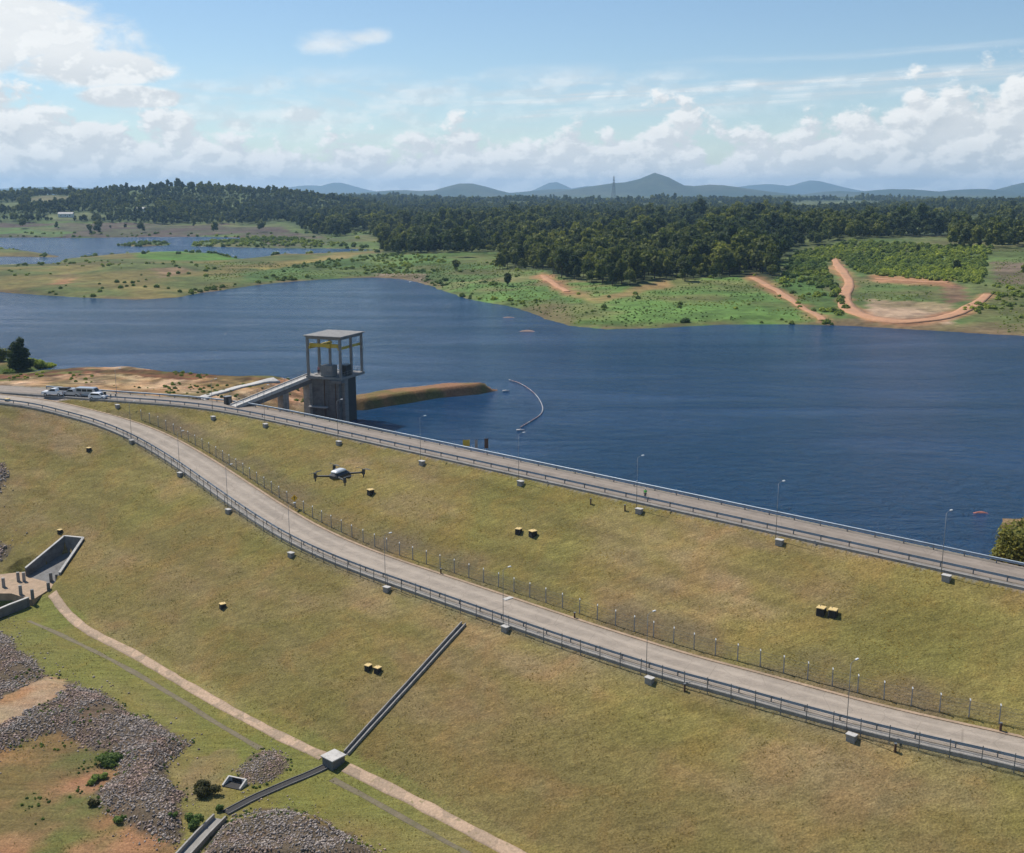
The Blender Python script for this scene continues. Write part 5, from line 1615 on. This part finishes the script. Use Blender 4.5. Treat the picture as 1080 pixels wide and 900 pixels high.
# ------------------------------------------------------------------ vegetation
def leaf_cloud(lobes, n, size, mat_name, name, core=.62, seed=0, up=.25, flat=1.0, ncore=True):
    rg = np.random.default_rng(seed)
    lob = np.array(lobes, float)                     # cx cy cz rx ry rz
    wt = (lob[:, 3] * lob[:, 4] + lob[:, 3] * lob[:, 5]) ; wt /= wt.sum()
    k_ = rg.choice(len(lob), n, p=wt)
    d = rg.normal(size=(n, 3)); d /= np.linalg.norm(d, axis=1)[:, None]
    rad = rg.uniform(.72, 1.08, (n, 1))
    c_ = lob[k_, :3] + d * lob[k_, 3:] * rad
    nrm = d + rg.normal(size=(n, 3)) * .55 + [0, 0, up]; nrm /= np.linalg.norm(nrm, axis=1)[:, None]
    a = np.cross(nrm, rg.normal(size=(n, 3))); a /= np.linalg.norm(a, axis=1)[:, None]; b_ = np.cross(nrm, a)
    s = (size * rg.uniform(.6, 1.35, (n, 1))); a = a * s; b_ = b_ * s * .8
    V = np.stack([c_ - a - b_ * .6, c_ + a * .3 - b_, c_ + a + b_ * .6, c_ - a * .3 + b_], 1).reshape(-1, 3)
    Fq = np.arange(n * 4).reshape(-1, 4)
    if ncore:
        v, f = ico(); off = len(V); cv = []; cf = []
        for i, l in enumerate(lob):
            cv.append(v * l[3:] * core + l[:3]); cf.append(np.column_stack([f, f[:, 2]]) + off + i * 12)
        # triangles kept as degenerate-free separate mesh
        me = bpy.data.meshes.new(name)
        V2 = np.vstack([V] + cv)
        tri = np.vstack([c[:, :3] for c in cf])
        nv = len(V2); nq = len(Fq); nt_ = len(tri)
        me.vertices.add(nv); me.vertices.foreach_set('co', V2.astype(np.float32).ravel())
        me.loops.add(nq * 4 + nt_ * 3); me.loops.foreach_set('vertex_index', np.concatenate([Fq.ravel(), tri.ravel()]).astype(np.int32))
        me.polygons.add(nq + nt_)
        me.polygons.foreach_set('loop_start', np.concatenate([np.arange(0, nq * 4, 4), nq * 4 + np.arange(0, nt_ * 3, 3)]).astype(np.int32))
        me.update(calc_edges=True)
    else:
        me = mesh_np(name, V, Fq, None, False)
    me.materials.append(M[mat_name])
    return me


def tree_mesh(seed, H_=13.0, R_=4.6, n=700, size=.55, mat='leaf', low=.04):
    rg = np.random.default_rng(seed); lobes = []
    nl = rg.integers(6, 10)
    for i in range(nl):
        a = rg.uniform(0, 2 * math.pi); rr_ = R_ * rg.uniform(.15, .62); z = H_ * rg.uniform(low + .18, .84)
        k_ = 1.0 - abs(z / H_ - .6) * .6
        r0 = R_ * rg.uniform(.36, .56) * k_
        lobes.append((math.cos(a) * rr_, math.sin(a) * rr_, z, r0, r0, r0 * rg.uniform(.7, .95)))
    lobes.append((0, 0, H_ * .6, R_ * .62, R_ * .62, H_ * .26)); lobes.append((rg.uniform(-.6, .6), rg.uniform(-.6, .6), H_ * .86, R_ * .38, R_ * .38, H_ * .13))
    return leaf_cloud(lobes, n, size, mat, 'crown', .7, seed)


def trunk_mesh(seed, H_, r):
    rg = np.random.default_rng(seed + 99); mb = MB()
    top_ = (rg.uniform(-.4, .4), rg.uniform(-.4, .4), H_ * .62)
    mb.tube((0, 0, -.8), (top_[0] * .5, top_[1] * .5, H_ * .35), r, r * .75, 7); mb.tube((top_[0] * .5, top_[1] * .5, H_ * .35), top_, r * .75, r * .4, 7)
    for i in range(4):
        a = i * 1.6 + rg.uniform(0, 1); z = H_ * rg.uniform(.3, .5)
        mb.tube((0, 0, z), (math.cos(a) * H_ * .2, math.sin(a) * H_ * .2, z + H_ * .2), r * .45, r * .15, 5)
    return mb.mesh('trunk', M['bark'], True)


NV = 8
specs = [(12, 4.6), (14, 5.0), (11, 4.2), (15, 4.4), (12.5, 5.4), (10, 4.0), (16, 5.2), (13, 4.3)]
crowns = [tree_mesh(500 + i, h, r, 750, .58) for i, (h, r) in enumerate(specs)]
trunks = [trunk_mesh(500 + i, h, .28) for i, (h, r) in enumerate(specs)]

# tree positions on the far land: jittered grid, kept where the photo shows forest
def scatter(x0, x1, y0, y1, step, seed):
    rg = np.random.default_rng(seed)
    X, Y = np.meshgrid(np.arange(x0, x1, step), np.arange(y0, y1, step))
    X = X.ravel() + rg.uniform(-.48, .48, X.size) * step; Y = Y.ravel() + rg.uniform(-.48, .48, Y.size) * step
    k_ = (np.abs(X) < Y * .56 + 60); return X[k_], Y[k_]


XS, YS, SS = [], [], []
for (x0, x1, y0, y1, st_, sc_) in ((-520, 520, 440, 900, 7.4, .95), (-800, 800, 900, 1400, 9.0, 1.0), (-1300, 1300, 1400, 2500, 9.0, .72), (-2300, 2300, 2500, 4200, 16.0, .9)):
    x_, y_ = scatter(x0, x1, y0, y1, st_, int(y0)); XS.append(x_); YS.append(y_); SS.append(np.full(x_.shape, sc_))
XS, YS, SS = (np.concatenate(a) for a in (XS, YS, SS))
ZS, QS = z_far(XS, YS)
PX, PY = project(XS, YS, ZS)
jx = 8 * fbm(XS, YS, 40, 3, 401); jy = 3 * fbm(XS, YS, 40, 3, 403)
dense = inpoly(PX + jx, PY + jy, DENSE) & (QS > 8)
gap = np.zeros(dense.shape, bool)
for g_ in GAPS: gap |= inpoly(PX + jx * .6, PY + jy * .4, g_)
patch = fbm(XS, YS, 170, 3, 411)
holes = (fbm(XS, YS, 120, 3, 415) > .30) & (PY < 262)
holes |= (fbm(XS, YS, 150, 3, 417) > .05) & (PX > 830) & (PY > 214) & (PY < 262)
keep = dense & ~gap & ~holes & (RNG.uniform(size=dense.shape) < np.where((PX < 380) & (PY < 238), .97, 1.0) * np.where(PY > 235, .97, np.clip(.93 - 1.3 * np.clip(patch - .12, 0, 1) * 2, .1, 1)))
# a few scattered trees outside the forest
spare = ~dense & ~inpoly(PX, PY, [(590, 296), (870, 292), (870, 360), (590, 360)]) & (QS > 14) & ((PX > 440) | (PY < 250)) & (RNG.uniform(size=dense.shape) < .012) & (PY < 330) & ~((PX > 862) & (PX < 1060) & (PY > 286))
spare2 = ~dense & (PX > 1000) & (PY < 262) & (QS > 14) & (RNG.uniform(size=dense.shape) < .5)
keep |= spare | spare2
for tr_ in TRACKS: keep &= (np.abs(pl_sd(PX, PY * 1.6, [(a_, b_ * 1.6) for a_, b_ in tr_])[0]) > 11)
X_, Y_, Z_, S_ = XS[keep], YS[keep], ZS[keep], SS[keep]
S_ = S_ * (.5 + .95 * RNG.uniform(0, 1, len(S_)) ** 1.4) * (1 + .7 * fbm(X_, Y_, 70, 2, 421))
DD = X_ ** 2 + Y_ ** 2
order = np.argsort(DD)
PXk, PYk = project(X_, Y_, Z_)
inview = (PXk > -15) & (PXk < 1095)
sel = [i for i in order if inview[i]][:300]
selset = np.zeros(len(X_), bool); selset[sel] = True
crown_src = bpy.data.collections.new('crown_sources')
for n_, i in enumerate(sel):
    k_ = int(RNG.integers(NV)) if n_ >= NV else n_
    t_ = empty('forest_tree', (X_[i], Y_[i], Z_[i] - .3), float(RNG.uniform(0, 6.28)), 'dark green broadleaf tree at the lake-facing edge of the far forest', 'tree', 'trees at the front of the far forest')
    t_.scale = [float(S_[i])] * 3
    c_ = obj('crown', crowns[k_], t_); obj('trunk', trunks[k_], t_)
    if n_ < NV: crown_src.objects.link(c_)


def instancer(name, pts_, scl, coll, label, cat):
    me = bpy.data.meshes.new(name); me.vertices.add(len(pts_)); me.vertices.foreach_set('co', np.asarray(pts_, np.float32).ravel())
    at = me.attributes.new('scl', 'FLOAT', 'POINT'); at.data.foreach_set('value', np.asarray(scl, np.float32))
    ro = me.attributes.new('rot', 'FLOAT_VECTOR', 'POINT')
    rv = np.zeros((len(pts_), 3), np.float32); rv[:, 2] = RNG.uniform(0, 6.28, len(pts_)); ro.data.foreach_set('vector', rv.ravel())
    me.update()
    o = obj(name, me); tag(o, label, cat, kind='stuff')
    ng = bpy.data.node_groups.new(name, 'GeometryNodeTree')
    ng.interface.new_socket('Geometry', in_out='INPUT', socket_type='NodeSocketGeometry')
    ng.interface.new_socket('Geometry', in_out='OUTPUT', socket_type='NodeSocketGeometry')
    gi = ng.nodes.new('NodeGroupInput'); go = ng.nodes.new('NodeGroupOutput')
    mp_ = ng.nodes.new('GeometryNodeMeshToPoints')
    ip = ng.nodes.new('GeometryNodeInstanceOnPoints'); ci = ng.nodes.new('GeometryNodeCollectionInfo')
    ci.inputs['Collection'].default_value = coll; ci.inputs['Separate Children'].default_value = True; ci.inputs['Reset Children'].default_value = True
    ip.inputs['Pick Instance'].default_value = True
    a1 = ng.nodes.new('GeometryNodeInputNamedAttribute'); a1.data_type = 'FLOAT'; a1.inputs['Name'].default_value = 'scl'
    a2 = ng.nodes.new('GeometryNodeInputNamedAttribute'); a2.data_type = 'FLOAT_VECTOR'; a2.inputs['Name'].default_value = 'rot'
    L = ng.links.new
    L(gi.outputs[0], mp_.inputs[0]); L(mp_.outputs[0], ip.inputs['Points']); L(ci.outputs[0], ip.inputs['Instance'])
    L(a2.outputs[0], ip.inputs['Rotation']); L(a1.outputs[0], ip.inputs['Scale']); L(ip.outputs[0], go.inputs[0])
    md = o.modifiers.new('scatter', 'NODES'); md.node_group = ng
    return o


rest = ~selset
instancer('forest', np.stack([X_[rest], Y_[rest], Z_[rest] - .3], 1), S_[rest], crown_src, 'dark green forest rolling back from the lake to the horizon', 'forest')

# shrubs on the far shore
shr = [leaf_cloud([(0, 0, 1.0, 1.2, 1.2, 1.0), (.9, .3, .8, .9, .9, .8), (-.7, .6, .8, .8, .9, .8), (.1, -.8, .7, .9, .8, .7), (-.9, -.5, .6, .8, .8, .5)], 280, .30, 'shrub', 'foliage', .75, 700 + i) for i in range(4)]
shr_src = bpy.data.collections.new('shrub_sources')
x_, y_ = scatter(-560, 560, 385, 900, 3.8, 77)
z_, q_ = z_far(x_, y_); px_, py_ = project(x_, y_, z_)
nz = fbm(x_, y_, 26, 3, 431); rnd = RNG.uniform(size=x_.shape)
dens = np.zeros(x_.shape)
dens[inpoly(px_, py_, PLANT)] = .75
m_ = inpoly(px_, py_, [(230, 308), (262, 290), (330, 276), (420, 267), (470, 272), (475, 300), (430, 293), (390, 289), (290, 298)]); dens[m_] = .5 * (nz[m_] > -.05)
m_ = inpoly(px_, py_, [(470, 268), (530, 270), (590, 300), (640, 310), (640, 345), (520, 325), (470, 305)]); dens[m_] = .12 * (nz[m_] > .1)
m_ = inpoly(px_, py_, [(820, 300), (850, 290), (890, 318), (890, 336), (860, 330)]); dens[m_] = .5 * (nz[m_] > -.1)
m_ = inpoly(px_, py_, [(1040, 300), (1100, 296), (1100, 340), (1010, 330)]); dens[m_] = .6 * (nz[m_] > .02)
m_ = inpoly(px_, py_, [(-40, 280), (200, 272), (260, 285), (210, 306), (140, 312), (-40, 306)]); dens[m_] = .10 * (nz[m_] > .1)
m_ = (dens == 0) & (py_ > 255) & (px_ > 640) & (px_ < 870); dens[m_] = .02
m_ = (q_ < 9) & (q_ > 1) & (nz > .12); dens[m_] = .35
m_ = inpoly(px_, py_, [(196, 307), (240, 300), (232, 309), (200, 314)]) & (q_ > 0); dens[m_] = .9
dens[(px_ > 905) & (px_ < 1012) & (py_ > 312)] = 0
k_ = (rnd < dens) & (q_ > 1)
x_, y_, z_ = x_[k_], y_[k_], z_[k_]
sc_ = RNG.uniform(.35, 1.0, len(x_)) * np.where(inpoly(*project(x_, y_, z_), PLANT), 1.45, .95)
for i in range(4):
    j = int(np.argsort(x_ ** 2 + y_ ** 2)[i * 9])
    t_ = empty('shrub', (x_[j] + 1.5, y_[j] + 1, z_[j]), 0, 'rounded green shrub close to the water on the far shore', 'shrub', 'shrubs on the far shore')
    c_ = obj('foliage', shr[i], t_); shr_src.objects.link(c_)
xb, yb = scatter(-760, 100, 880, 1330, 5.5, 91)
zb_, qb = z_far(xb, yb); pxb, pyb = project(xb, yb, zb_)
kb = (qb > .5) & (RNG.uniform(size=xb.shape) < np.where(inpoly(pxb, pyb, [(120, 254), (190, 254), (190, 262), (120, 262)]) | inpoly(pxb, pyb, [(200, 252), (300, 250), (400, 262), (270, 263), (200, 261)]), .55, np.where((qb < 12) | (pyb < 247), .16, .02)))
x_ = np.concatenate([x_, xb[kb]]); y_ = np.concatenate([y_, yb[kb]]); z_ = np.concatenate([z_, zb_[kb]]); sc_ = np.concatenate([sc_, RNG.uniform(.5, 1.5, int(kb.sum()))])
xb, yb = RNG.uniform(-130, -38, 3200), RNG.uniform(238, 300, 3200)
zb_ = z_near(xb, yb); db, _ = pl_sd(xb, yb, CD)
kb = (zb_ > .6) & (db < -11) & (fbm(xb, yb, 9, 3, 75) > .1) & (RNG.uniform(size=xb.shape) < .35)
x_ = np.concatenate([x_, xb[kb]]); y_ = np.concatenate([y_, yb[kb]]); z_ = np.concatenate([z_, zb_[kb]]); sc_ = np.concatenate([sc_, RNG.uniform(.08, .34, int(kb.sum()))])
xc, yc = scatter(-420, 420, 385, 760, 2.3, 93)
zc_, qc = z_far(xc, yc); pxc, pyc = project(xc, yc, zc_)
nc_ = fbm(xc, yc, 22, 4, 441)
kc = (qc > 3) & (pxc > 215) & (pyc > 264) & (nc_ > -.2) & (RNG.uniform(size=xc.shape) < .55) & ~((pxc > 868) & (pxc < 1050) & (pyc > 268) & ~((pxc > 905) & (pxc < 985) & (pyc > 296) & (pyc < 318))) & ~inpoly(pxc, pyc, DENSE)
for tr_ in TRACKS: kc &= np.abs(pl_sd(pxc, pyc * 1.6, [(a_, b_ * 1.6) for a_, b_ in tr_])[0]) > 6
x_ = np.concatenate([x_, xc[kc]]); y_ = np.concatenate([y_, yc[kc]]); z_ = np.concatenate([z_, zc_[kc]]); sc_ = np.concatenate([sc_, RNG.uniform(.10, .30, int(kc.sum()))])
instancer('shrubs', np.stack([x_, y_, z_ - .1], 1), sc_, shr_src, 'green shrubs and scrub scattered over the far shore', 'shrubs')


def shrub(loc, lobes, n, size, mat, label, seed, name='shrub', cat='shrub', trunk=None, scl=1.0):
    root = empty(name, loc, 0, label, cat); root.scale = (scl, scl, scl)
    obj('foliage' if trunk is None else 'crown', leaf_cloud(lobes, n, size, mat, 'foliage', .72, seed), root)
    if trunk: MB().tube((0, 0, -.5), (0, 0, trunk), .14, .08, 7).build('trunk', M['bark'], root, True)
    else: MB().tube((0, 0, -.2), (0, 0, .5), .05, .03, 5).build('stem', M['bark'], root)


rg = random.Random(5)
def lobes_for(rx, ry, h, n):
    return [(rg.uniform(-1, 1) * rx * .6, rg.uniform(-1, 1) * ry * .6, rg.uniform(.25, .7) * h, rx * rg.uniform(.3, .5), ry * rg.uniform(.3, .5), h * rg.uniform(.25, .42)) for _ in range(n)]


shrub(G(117, 806), lobes_for(2.0, 1.4, 1.2, 8), 1400, .11, 'shrub', 'low bright green bush on the rubble at the left', 801)
shrub(G(104, 824), lobes_for(1.0, 1.3, .9, 5), 700, .10, 'shrub', 'small green bush below the larger one at the rubble edge', 802)
shrub(G(100, 850), lobes_for(.8, .6, .8, 4), 400, .09, 'olive', 'tiny dry bush at the left edge of the rubble', 803)
shrub(G(127, 868), lobes_for(1.0, .6, .9, 4), 500, .09, 'shrub', 'small green bush at the lower left end of the rubble', 804)
shrub(G(217, 838), lobes_for(2.0, 1.3, 1.7, 8), 1800, .11, 'olive', 'large dull olive bush left of the outlet chamber', 805)
shrub(G(204, 873), lobes_for(1.3, 1.0, 1.5, 6), 1000, .11, 'shrub', 'green bush beside the drain flume', 806)
shrub(G(233, 855), lobes_for(.7, .5, .9, 4), 500, .09, 'shrub', 'small bright bush at the end of the toe drain', 807)
shrub(G(182, 862), lobes_for(.6, .5, .6, 3), 300, .09, 'shrub', 'small bush among stones left of the flume bush', 808)
# bush tree on the right bank
p = P(1066, 592, 3.0); p = np.array([68.0, 139.5, 0]); p[2] = float(z_near(p[0], p[1]))
shrub(p, [(0, 0, 4.2, 2.0, 2.0, 1.7), (1.6, .3, 4.3, 1.9, 1.9, 1.5), (-.9, 0, 3.2, 1.3, 1.3, 1.2), (0, 0, 2.6, 2.2, 2.2, 1.9), (1.8, .5, 2.4, 1.9, 1.9, 1.6), (-1.0, .3, 1.7, 1.3, 1.4, 1.3), (.4, -.8, 3.6, 1.6, 1.5, 1.3), (.9, .2, 5.6, .9, .9, .7), (-1.2, .2, 4.4, .7, .7, .8), (-1.9, 0, 2.4, .8, .8, .9), (2.2, 0, 5.5, .8, .8, .6), (2.6, -.6, 1.6, 1.8, 1.6, 1.4), (-.9, .4, 3.4, 1.0, 1.0, .9), (.4, -.5, 1.2, 1.9, 1.6, 1.1)], 7000, .13, 'bush', 'leafy bush tree beyond the crest guardrail at the right edge', 811, 'bush_tree', 'tree', 2.4, 1.42)
shrub(np.array([73.5, 137.5, float(z_near(73.5, 137.5))]), [(0, 0, 4.6, 2.3, 2.2, 1.6), (0, 0, 2.4, 2.4, 2.2, 2.2), (1.5, .5, 1.8, 1.8, 1.9, 1.6)], 3500, .13, 'bush', 'leafy bush tree cut by the right edge of the photo', 812, 'bush_tree', 'tree', 2.0, 1.4)
# conifer on the left spit
p = P(21, 388, 1.2); p[2] = float(z_near(p[0], p[1]))
lob = [(0.7 * math.sin(i * 2.1), .6 * math.cos(i * 1.7), 1.2 + i * 1.05, 3.5 * (1 - i / 9.0) ** .7 * (1 + .2 * math.sin(i * 2.6)), 3.3 * (1 - i / 9.0) ** .7, 1.0) for i in range(8)]
shrub(p, lob, 3200, .27, 'conifer', 'dark conical conifer on the small spit at the left edge', 821, 'conifer_tree', 'tree', 6.0)
for i, (a, b_, r0, h_, lab) in enumerate([(3, 385, 3.6, 4.2, 'broad dark green bush left of the conifer'), (38, 385, 3.2, 2.6, 'low green bush right of the conifer'), (52, 384, 2.6, 1.4, 'low scrub at the tip of the spit'), (-14, 384, 4.5, 5, 'bushy tree cut by the left edge of the photo'), (10, 392, 2.2, 1.6, 'pale low bush in front of the conifer')]):
    p = P(a, b_, 1.0); p[2] = float(z_near(p[0], p[1]))
    shrub(p, lobes_for(r0, r0 * .7, h_, 8), 1300, .26, 'leaf' if i in (0, 3) else 'shrub', lab, 830 + i)

M['tuft'] = foliage('grass_blades', (.19, .155, .055), (.36, .28, .12), .2)
tf_src = bpy.data.collections.new('tuft_sources')
for i in range(3):
    rgt = random.Random(40 + i); mb = MB()
    for k_ in range(16):
        a_ = rgt.uniform(0, 6.28); r0 = rgt.uniform(0, .14); L_b = rgt.uniform(.12, .3); ln = rgt.uniform(.1, .5); w_b = .02
        x0_, y0_ = math.cos(a_) * r0, math.sin(a_) * r0; tx, ty = x0_ + math.cos(a_) * L_b * ln, y0_ + math.sin(a_) * L_b * ln; sx, sy = -math.sin(a_) * w_b, math.cos(a_) * w_b
        mb.add([(x0_ - sx, y0_ - sy, -.03), (x0_ + sx, y0_ + sy, -.03), (tx + sx * .5, ty + sy * .5, L_b), (tx - sx * .5, ty - sy * .5, L_b)], [(0, 1, 2, 3)])
    q = G(118 + i * 9, 470 + i * 6)
    t_ = tag(mb.build('grass_tuft', M['tuft']), 'small dry grass tuft on the upper left slope', 'grass', 'grass tufts'); t_.location = q; t_['label'] = ['small dry grass tuft on the upper left slope, leftmost of three', 'small dry grass tuft between two others on the upper left slope', 'small dry grass tuft on the upper left slope, rightmost of three'][i]
    tf_src.objects.link(t_)
n_ = 160000
xt, yt = RNG.uniform(-120, 85, n_), RNG.uniform(80, 245, n_)
kt = np.abs(xt) < yt * .5 + 8; xt, yt = xt[kt], yt[kt]
_, dt_, st_, wt_ = z_slope(xt, yt)
cl = fbm(xt, yt, 3.0, 4, 501)
edge_ = ((st_ > -1.2) & (st_ < -.1)) | ((st_ - wt_ > .7) & (st_ - wt_ < 1.6)) | ((dt_ > .45) & (dt_ < 1.3))
kt = (dt_ > .45) & ((st_ < -.15) | (st_ > wt_ + .75)) & ((RNG.uniform(size=xt.shape) < np.clip(.2 + 1.5 * cl, .04, .9)) | (edge_ & (RNG.uniform(size=xt.shape) < .9)))
xt, yt = xt[kt], yt[kt]
zt3 = z_near(xt, yt)
ptx, pty = project(xt, yt, zt3)
kt = ~inpoly(ptx, pty, R1_px) & ~inpoly(ptx, pty, R3_px) & ~inpoly(ptx, pty, SOIL_px) & ~inpoly(ptx, pty, [(-40, 560), (92, 562), (70, 640), (30, 640), (-40, 670)])
for pp in ([(55, 626), (90, 665), (175, 710), (341, 798), (400, 827), (500, 879), (600, 932)], [(341, 808), (235, 860), (180, 915)], [(365, 796), (491, 658)]): kt &= np.abs(pl_sd(ptx, pty, pp)[0]) > 7
# the grass fringe right beside the concrete path
instancer('grass', np.stack([xt[kt], yt[kt], zt3[kt]], 1), RNG.uniform(.22, .62, int(kt.sum())), tf_src, 'dry tussocky grass growing over the dam slopes', 'grass')
# weeds on the rubble
xw, yw = RNG.uniform(-75, -5, 9000), RNG.uniform(84, 150, 9000)
zw = z_near(xw, yw); pxw, pyw = project(xw, yw, zw)
kw = np.zeros(xw.shape, bool)
for pol in (R1_px, R3_px, R2_px): kw |= np.abs(poly_sd(pxw, pyw, pol)) < 5
kw = (kw & (fbm(xw, yw, 3, 3, 511) > .0)) | ((inpoly(pxw, pyw, R1_px) | inpoly(pxw, pyw, BROWN_px)) & (fbm(xw, yw, 4, 3, 513) > .22))
kw &= (RNG.uniform(size=xw.shape) < .6) & ~inpoly(pxw, pyw, SOIL_px) & (TOE_Z + 4 > zw)
instancer('weeds', np.stack([xw[kw], yw[kw], zw[kw]], 1), RNG.uniform(.04, .13, int(kw.sum())), shr_src, 'low green weeds growing through the rubble and dry soil', 'weeds')

# ------------------------------------------------------------------ pylon and houses far off
p = GF(647, 214); d_ = math.hypot(p[0], p[1]); hh_ = (214 - 187) / F * d_
root = empty('transmission_pylon', p, .4, 'slim steel lattice pylon rising from the far forest', 'pylon')
mb = MB(); bw = hh_ * .085
for sx, sy in ((-1, -1), (1, -1), (1, 1), (-1, 1)): mb.tube((sx * bw, sy * bw, -3), (sx * .3, sy * .3, hh_), .42, .3, 5)
for i in range(9):
    z0_, z1_ = hh_ * i / 9, hh_ * (i + 1) / 9; w0_ = bw + (.3 - bw) * i / 9; w1_ = bw + (.3 - bw) * (i + 1) / 9
    for a0, a1 in (((-1, -1), (1, -1)), ((1, -1), (1, 1)), ((1, 1), (-1, 1)), ((-1, 1), (-1, -1))):
        mb.tube((a0[0] * w0_, a0[1] * w0_, z0_), (a1[0] * w1_, a1[1] * w1_, z1_), .16, .16, 4); mb.tube((a1[0] * w0_, a1[1] * w0_, z0_), (a0[0] * w1_, a0[1] * w1_, z1_), .16, .16, 4)
mb.build('lattice', M['galv_dull'], root)
for zf_, w_ in ((.74, 5.5), (.84, 4.6), (.93, 3.6)): MB().bar((-w_, 0, hh_ * zf_), (w_, 0, hh_ * zf_), .3, .5).build('cross_arm', M['galv_dull'], root)


def house(px, py, w_, l_, h_, rz, label, roof='tile'):
    p = GF(px, py); root = empty('house', p, rz, label, 'house', 'far houses')
    MB().box((0, 0, h_ / 2 - .5), (w_, l_, h_ + 1)).build('wall', M['wall_white'], root)
    MB().prism([(-l_ / 2 - .5, h_ - .1), (l_ / 2 + .5, h_ - .1), (0, h_ + l_ * .26)], 'x', -w_ / 2 - .4, w_ / 2 + .4).build('roof', M[roof], root)
    for k_ in (-1, 0, 1): MB().box((k_ * w_ * .3, -l_ / 2 - .02, h_ * .55), (1.2, .1, 1.3)).build('window', M['glass'], root)
    MB().box((w_ * .15, -l_ / 2 - .02, 1.0), (1.0, .1, 2.0)).build('door', M['rust'], root)


house(725, 250, 11, 8, 4.2, .2, 'white house with grey roof among trees right of the pylon', 'galv_dull')
house(70, 229, 20, 9, 4.5, .1, 'long white house on the wooded hill at the far left', 'concrete_light')
house(150, 223, 18, 9, 4.0, -.2, 'white farm shed on the wooded hill right of the long house', 'concrete_light')
house(1072, 222, 16, 9, 4.0, -.2, 'white house at the far right below the horizon', 'tile')

# ------------------------------------------------------------------ haze
HZ = 7e-5
hx0, hx1, hy0, hy1, hz0, hz1 = -11900, 11900, -4000, 20500, -34, 262
mb = MB(); mb.box(((hx0 + hx1) / 2, (hy0 + hy1) / 2, (hz0 + hz1) / 2), (hx1 - hx0, hy1 - hy0, hz1 - hz0))
m, t, b = new_mat('haze_air'); t.nodes.remove(b)
pv = t.nodes.new('ShaderNodeVolumePrincipled'); pv.inputs['Density'].default_value = HZ
pv.inputs['Color'].default_value = (.44, .69, 1.0, 1); pv.inputs['Anisotropy'].default_value = .2
t.links.new(pv.outputs[0], t.nodes['Material Output'].inputs['Volume'])
hz = mb.build('haze', m); tag(hz, 'thin blue haze over the lake and far hills', 'haze', kind='stuff')
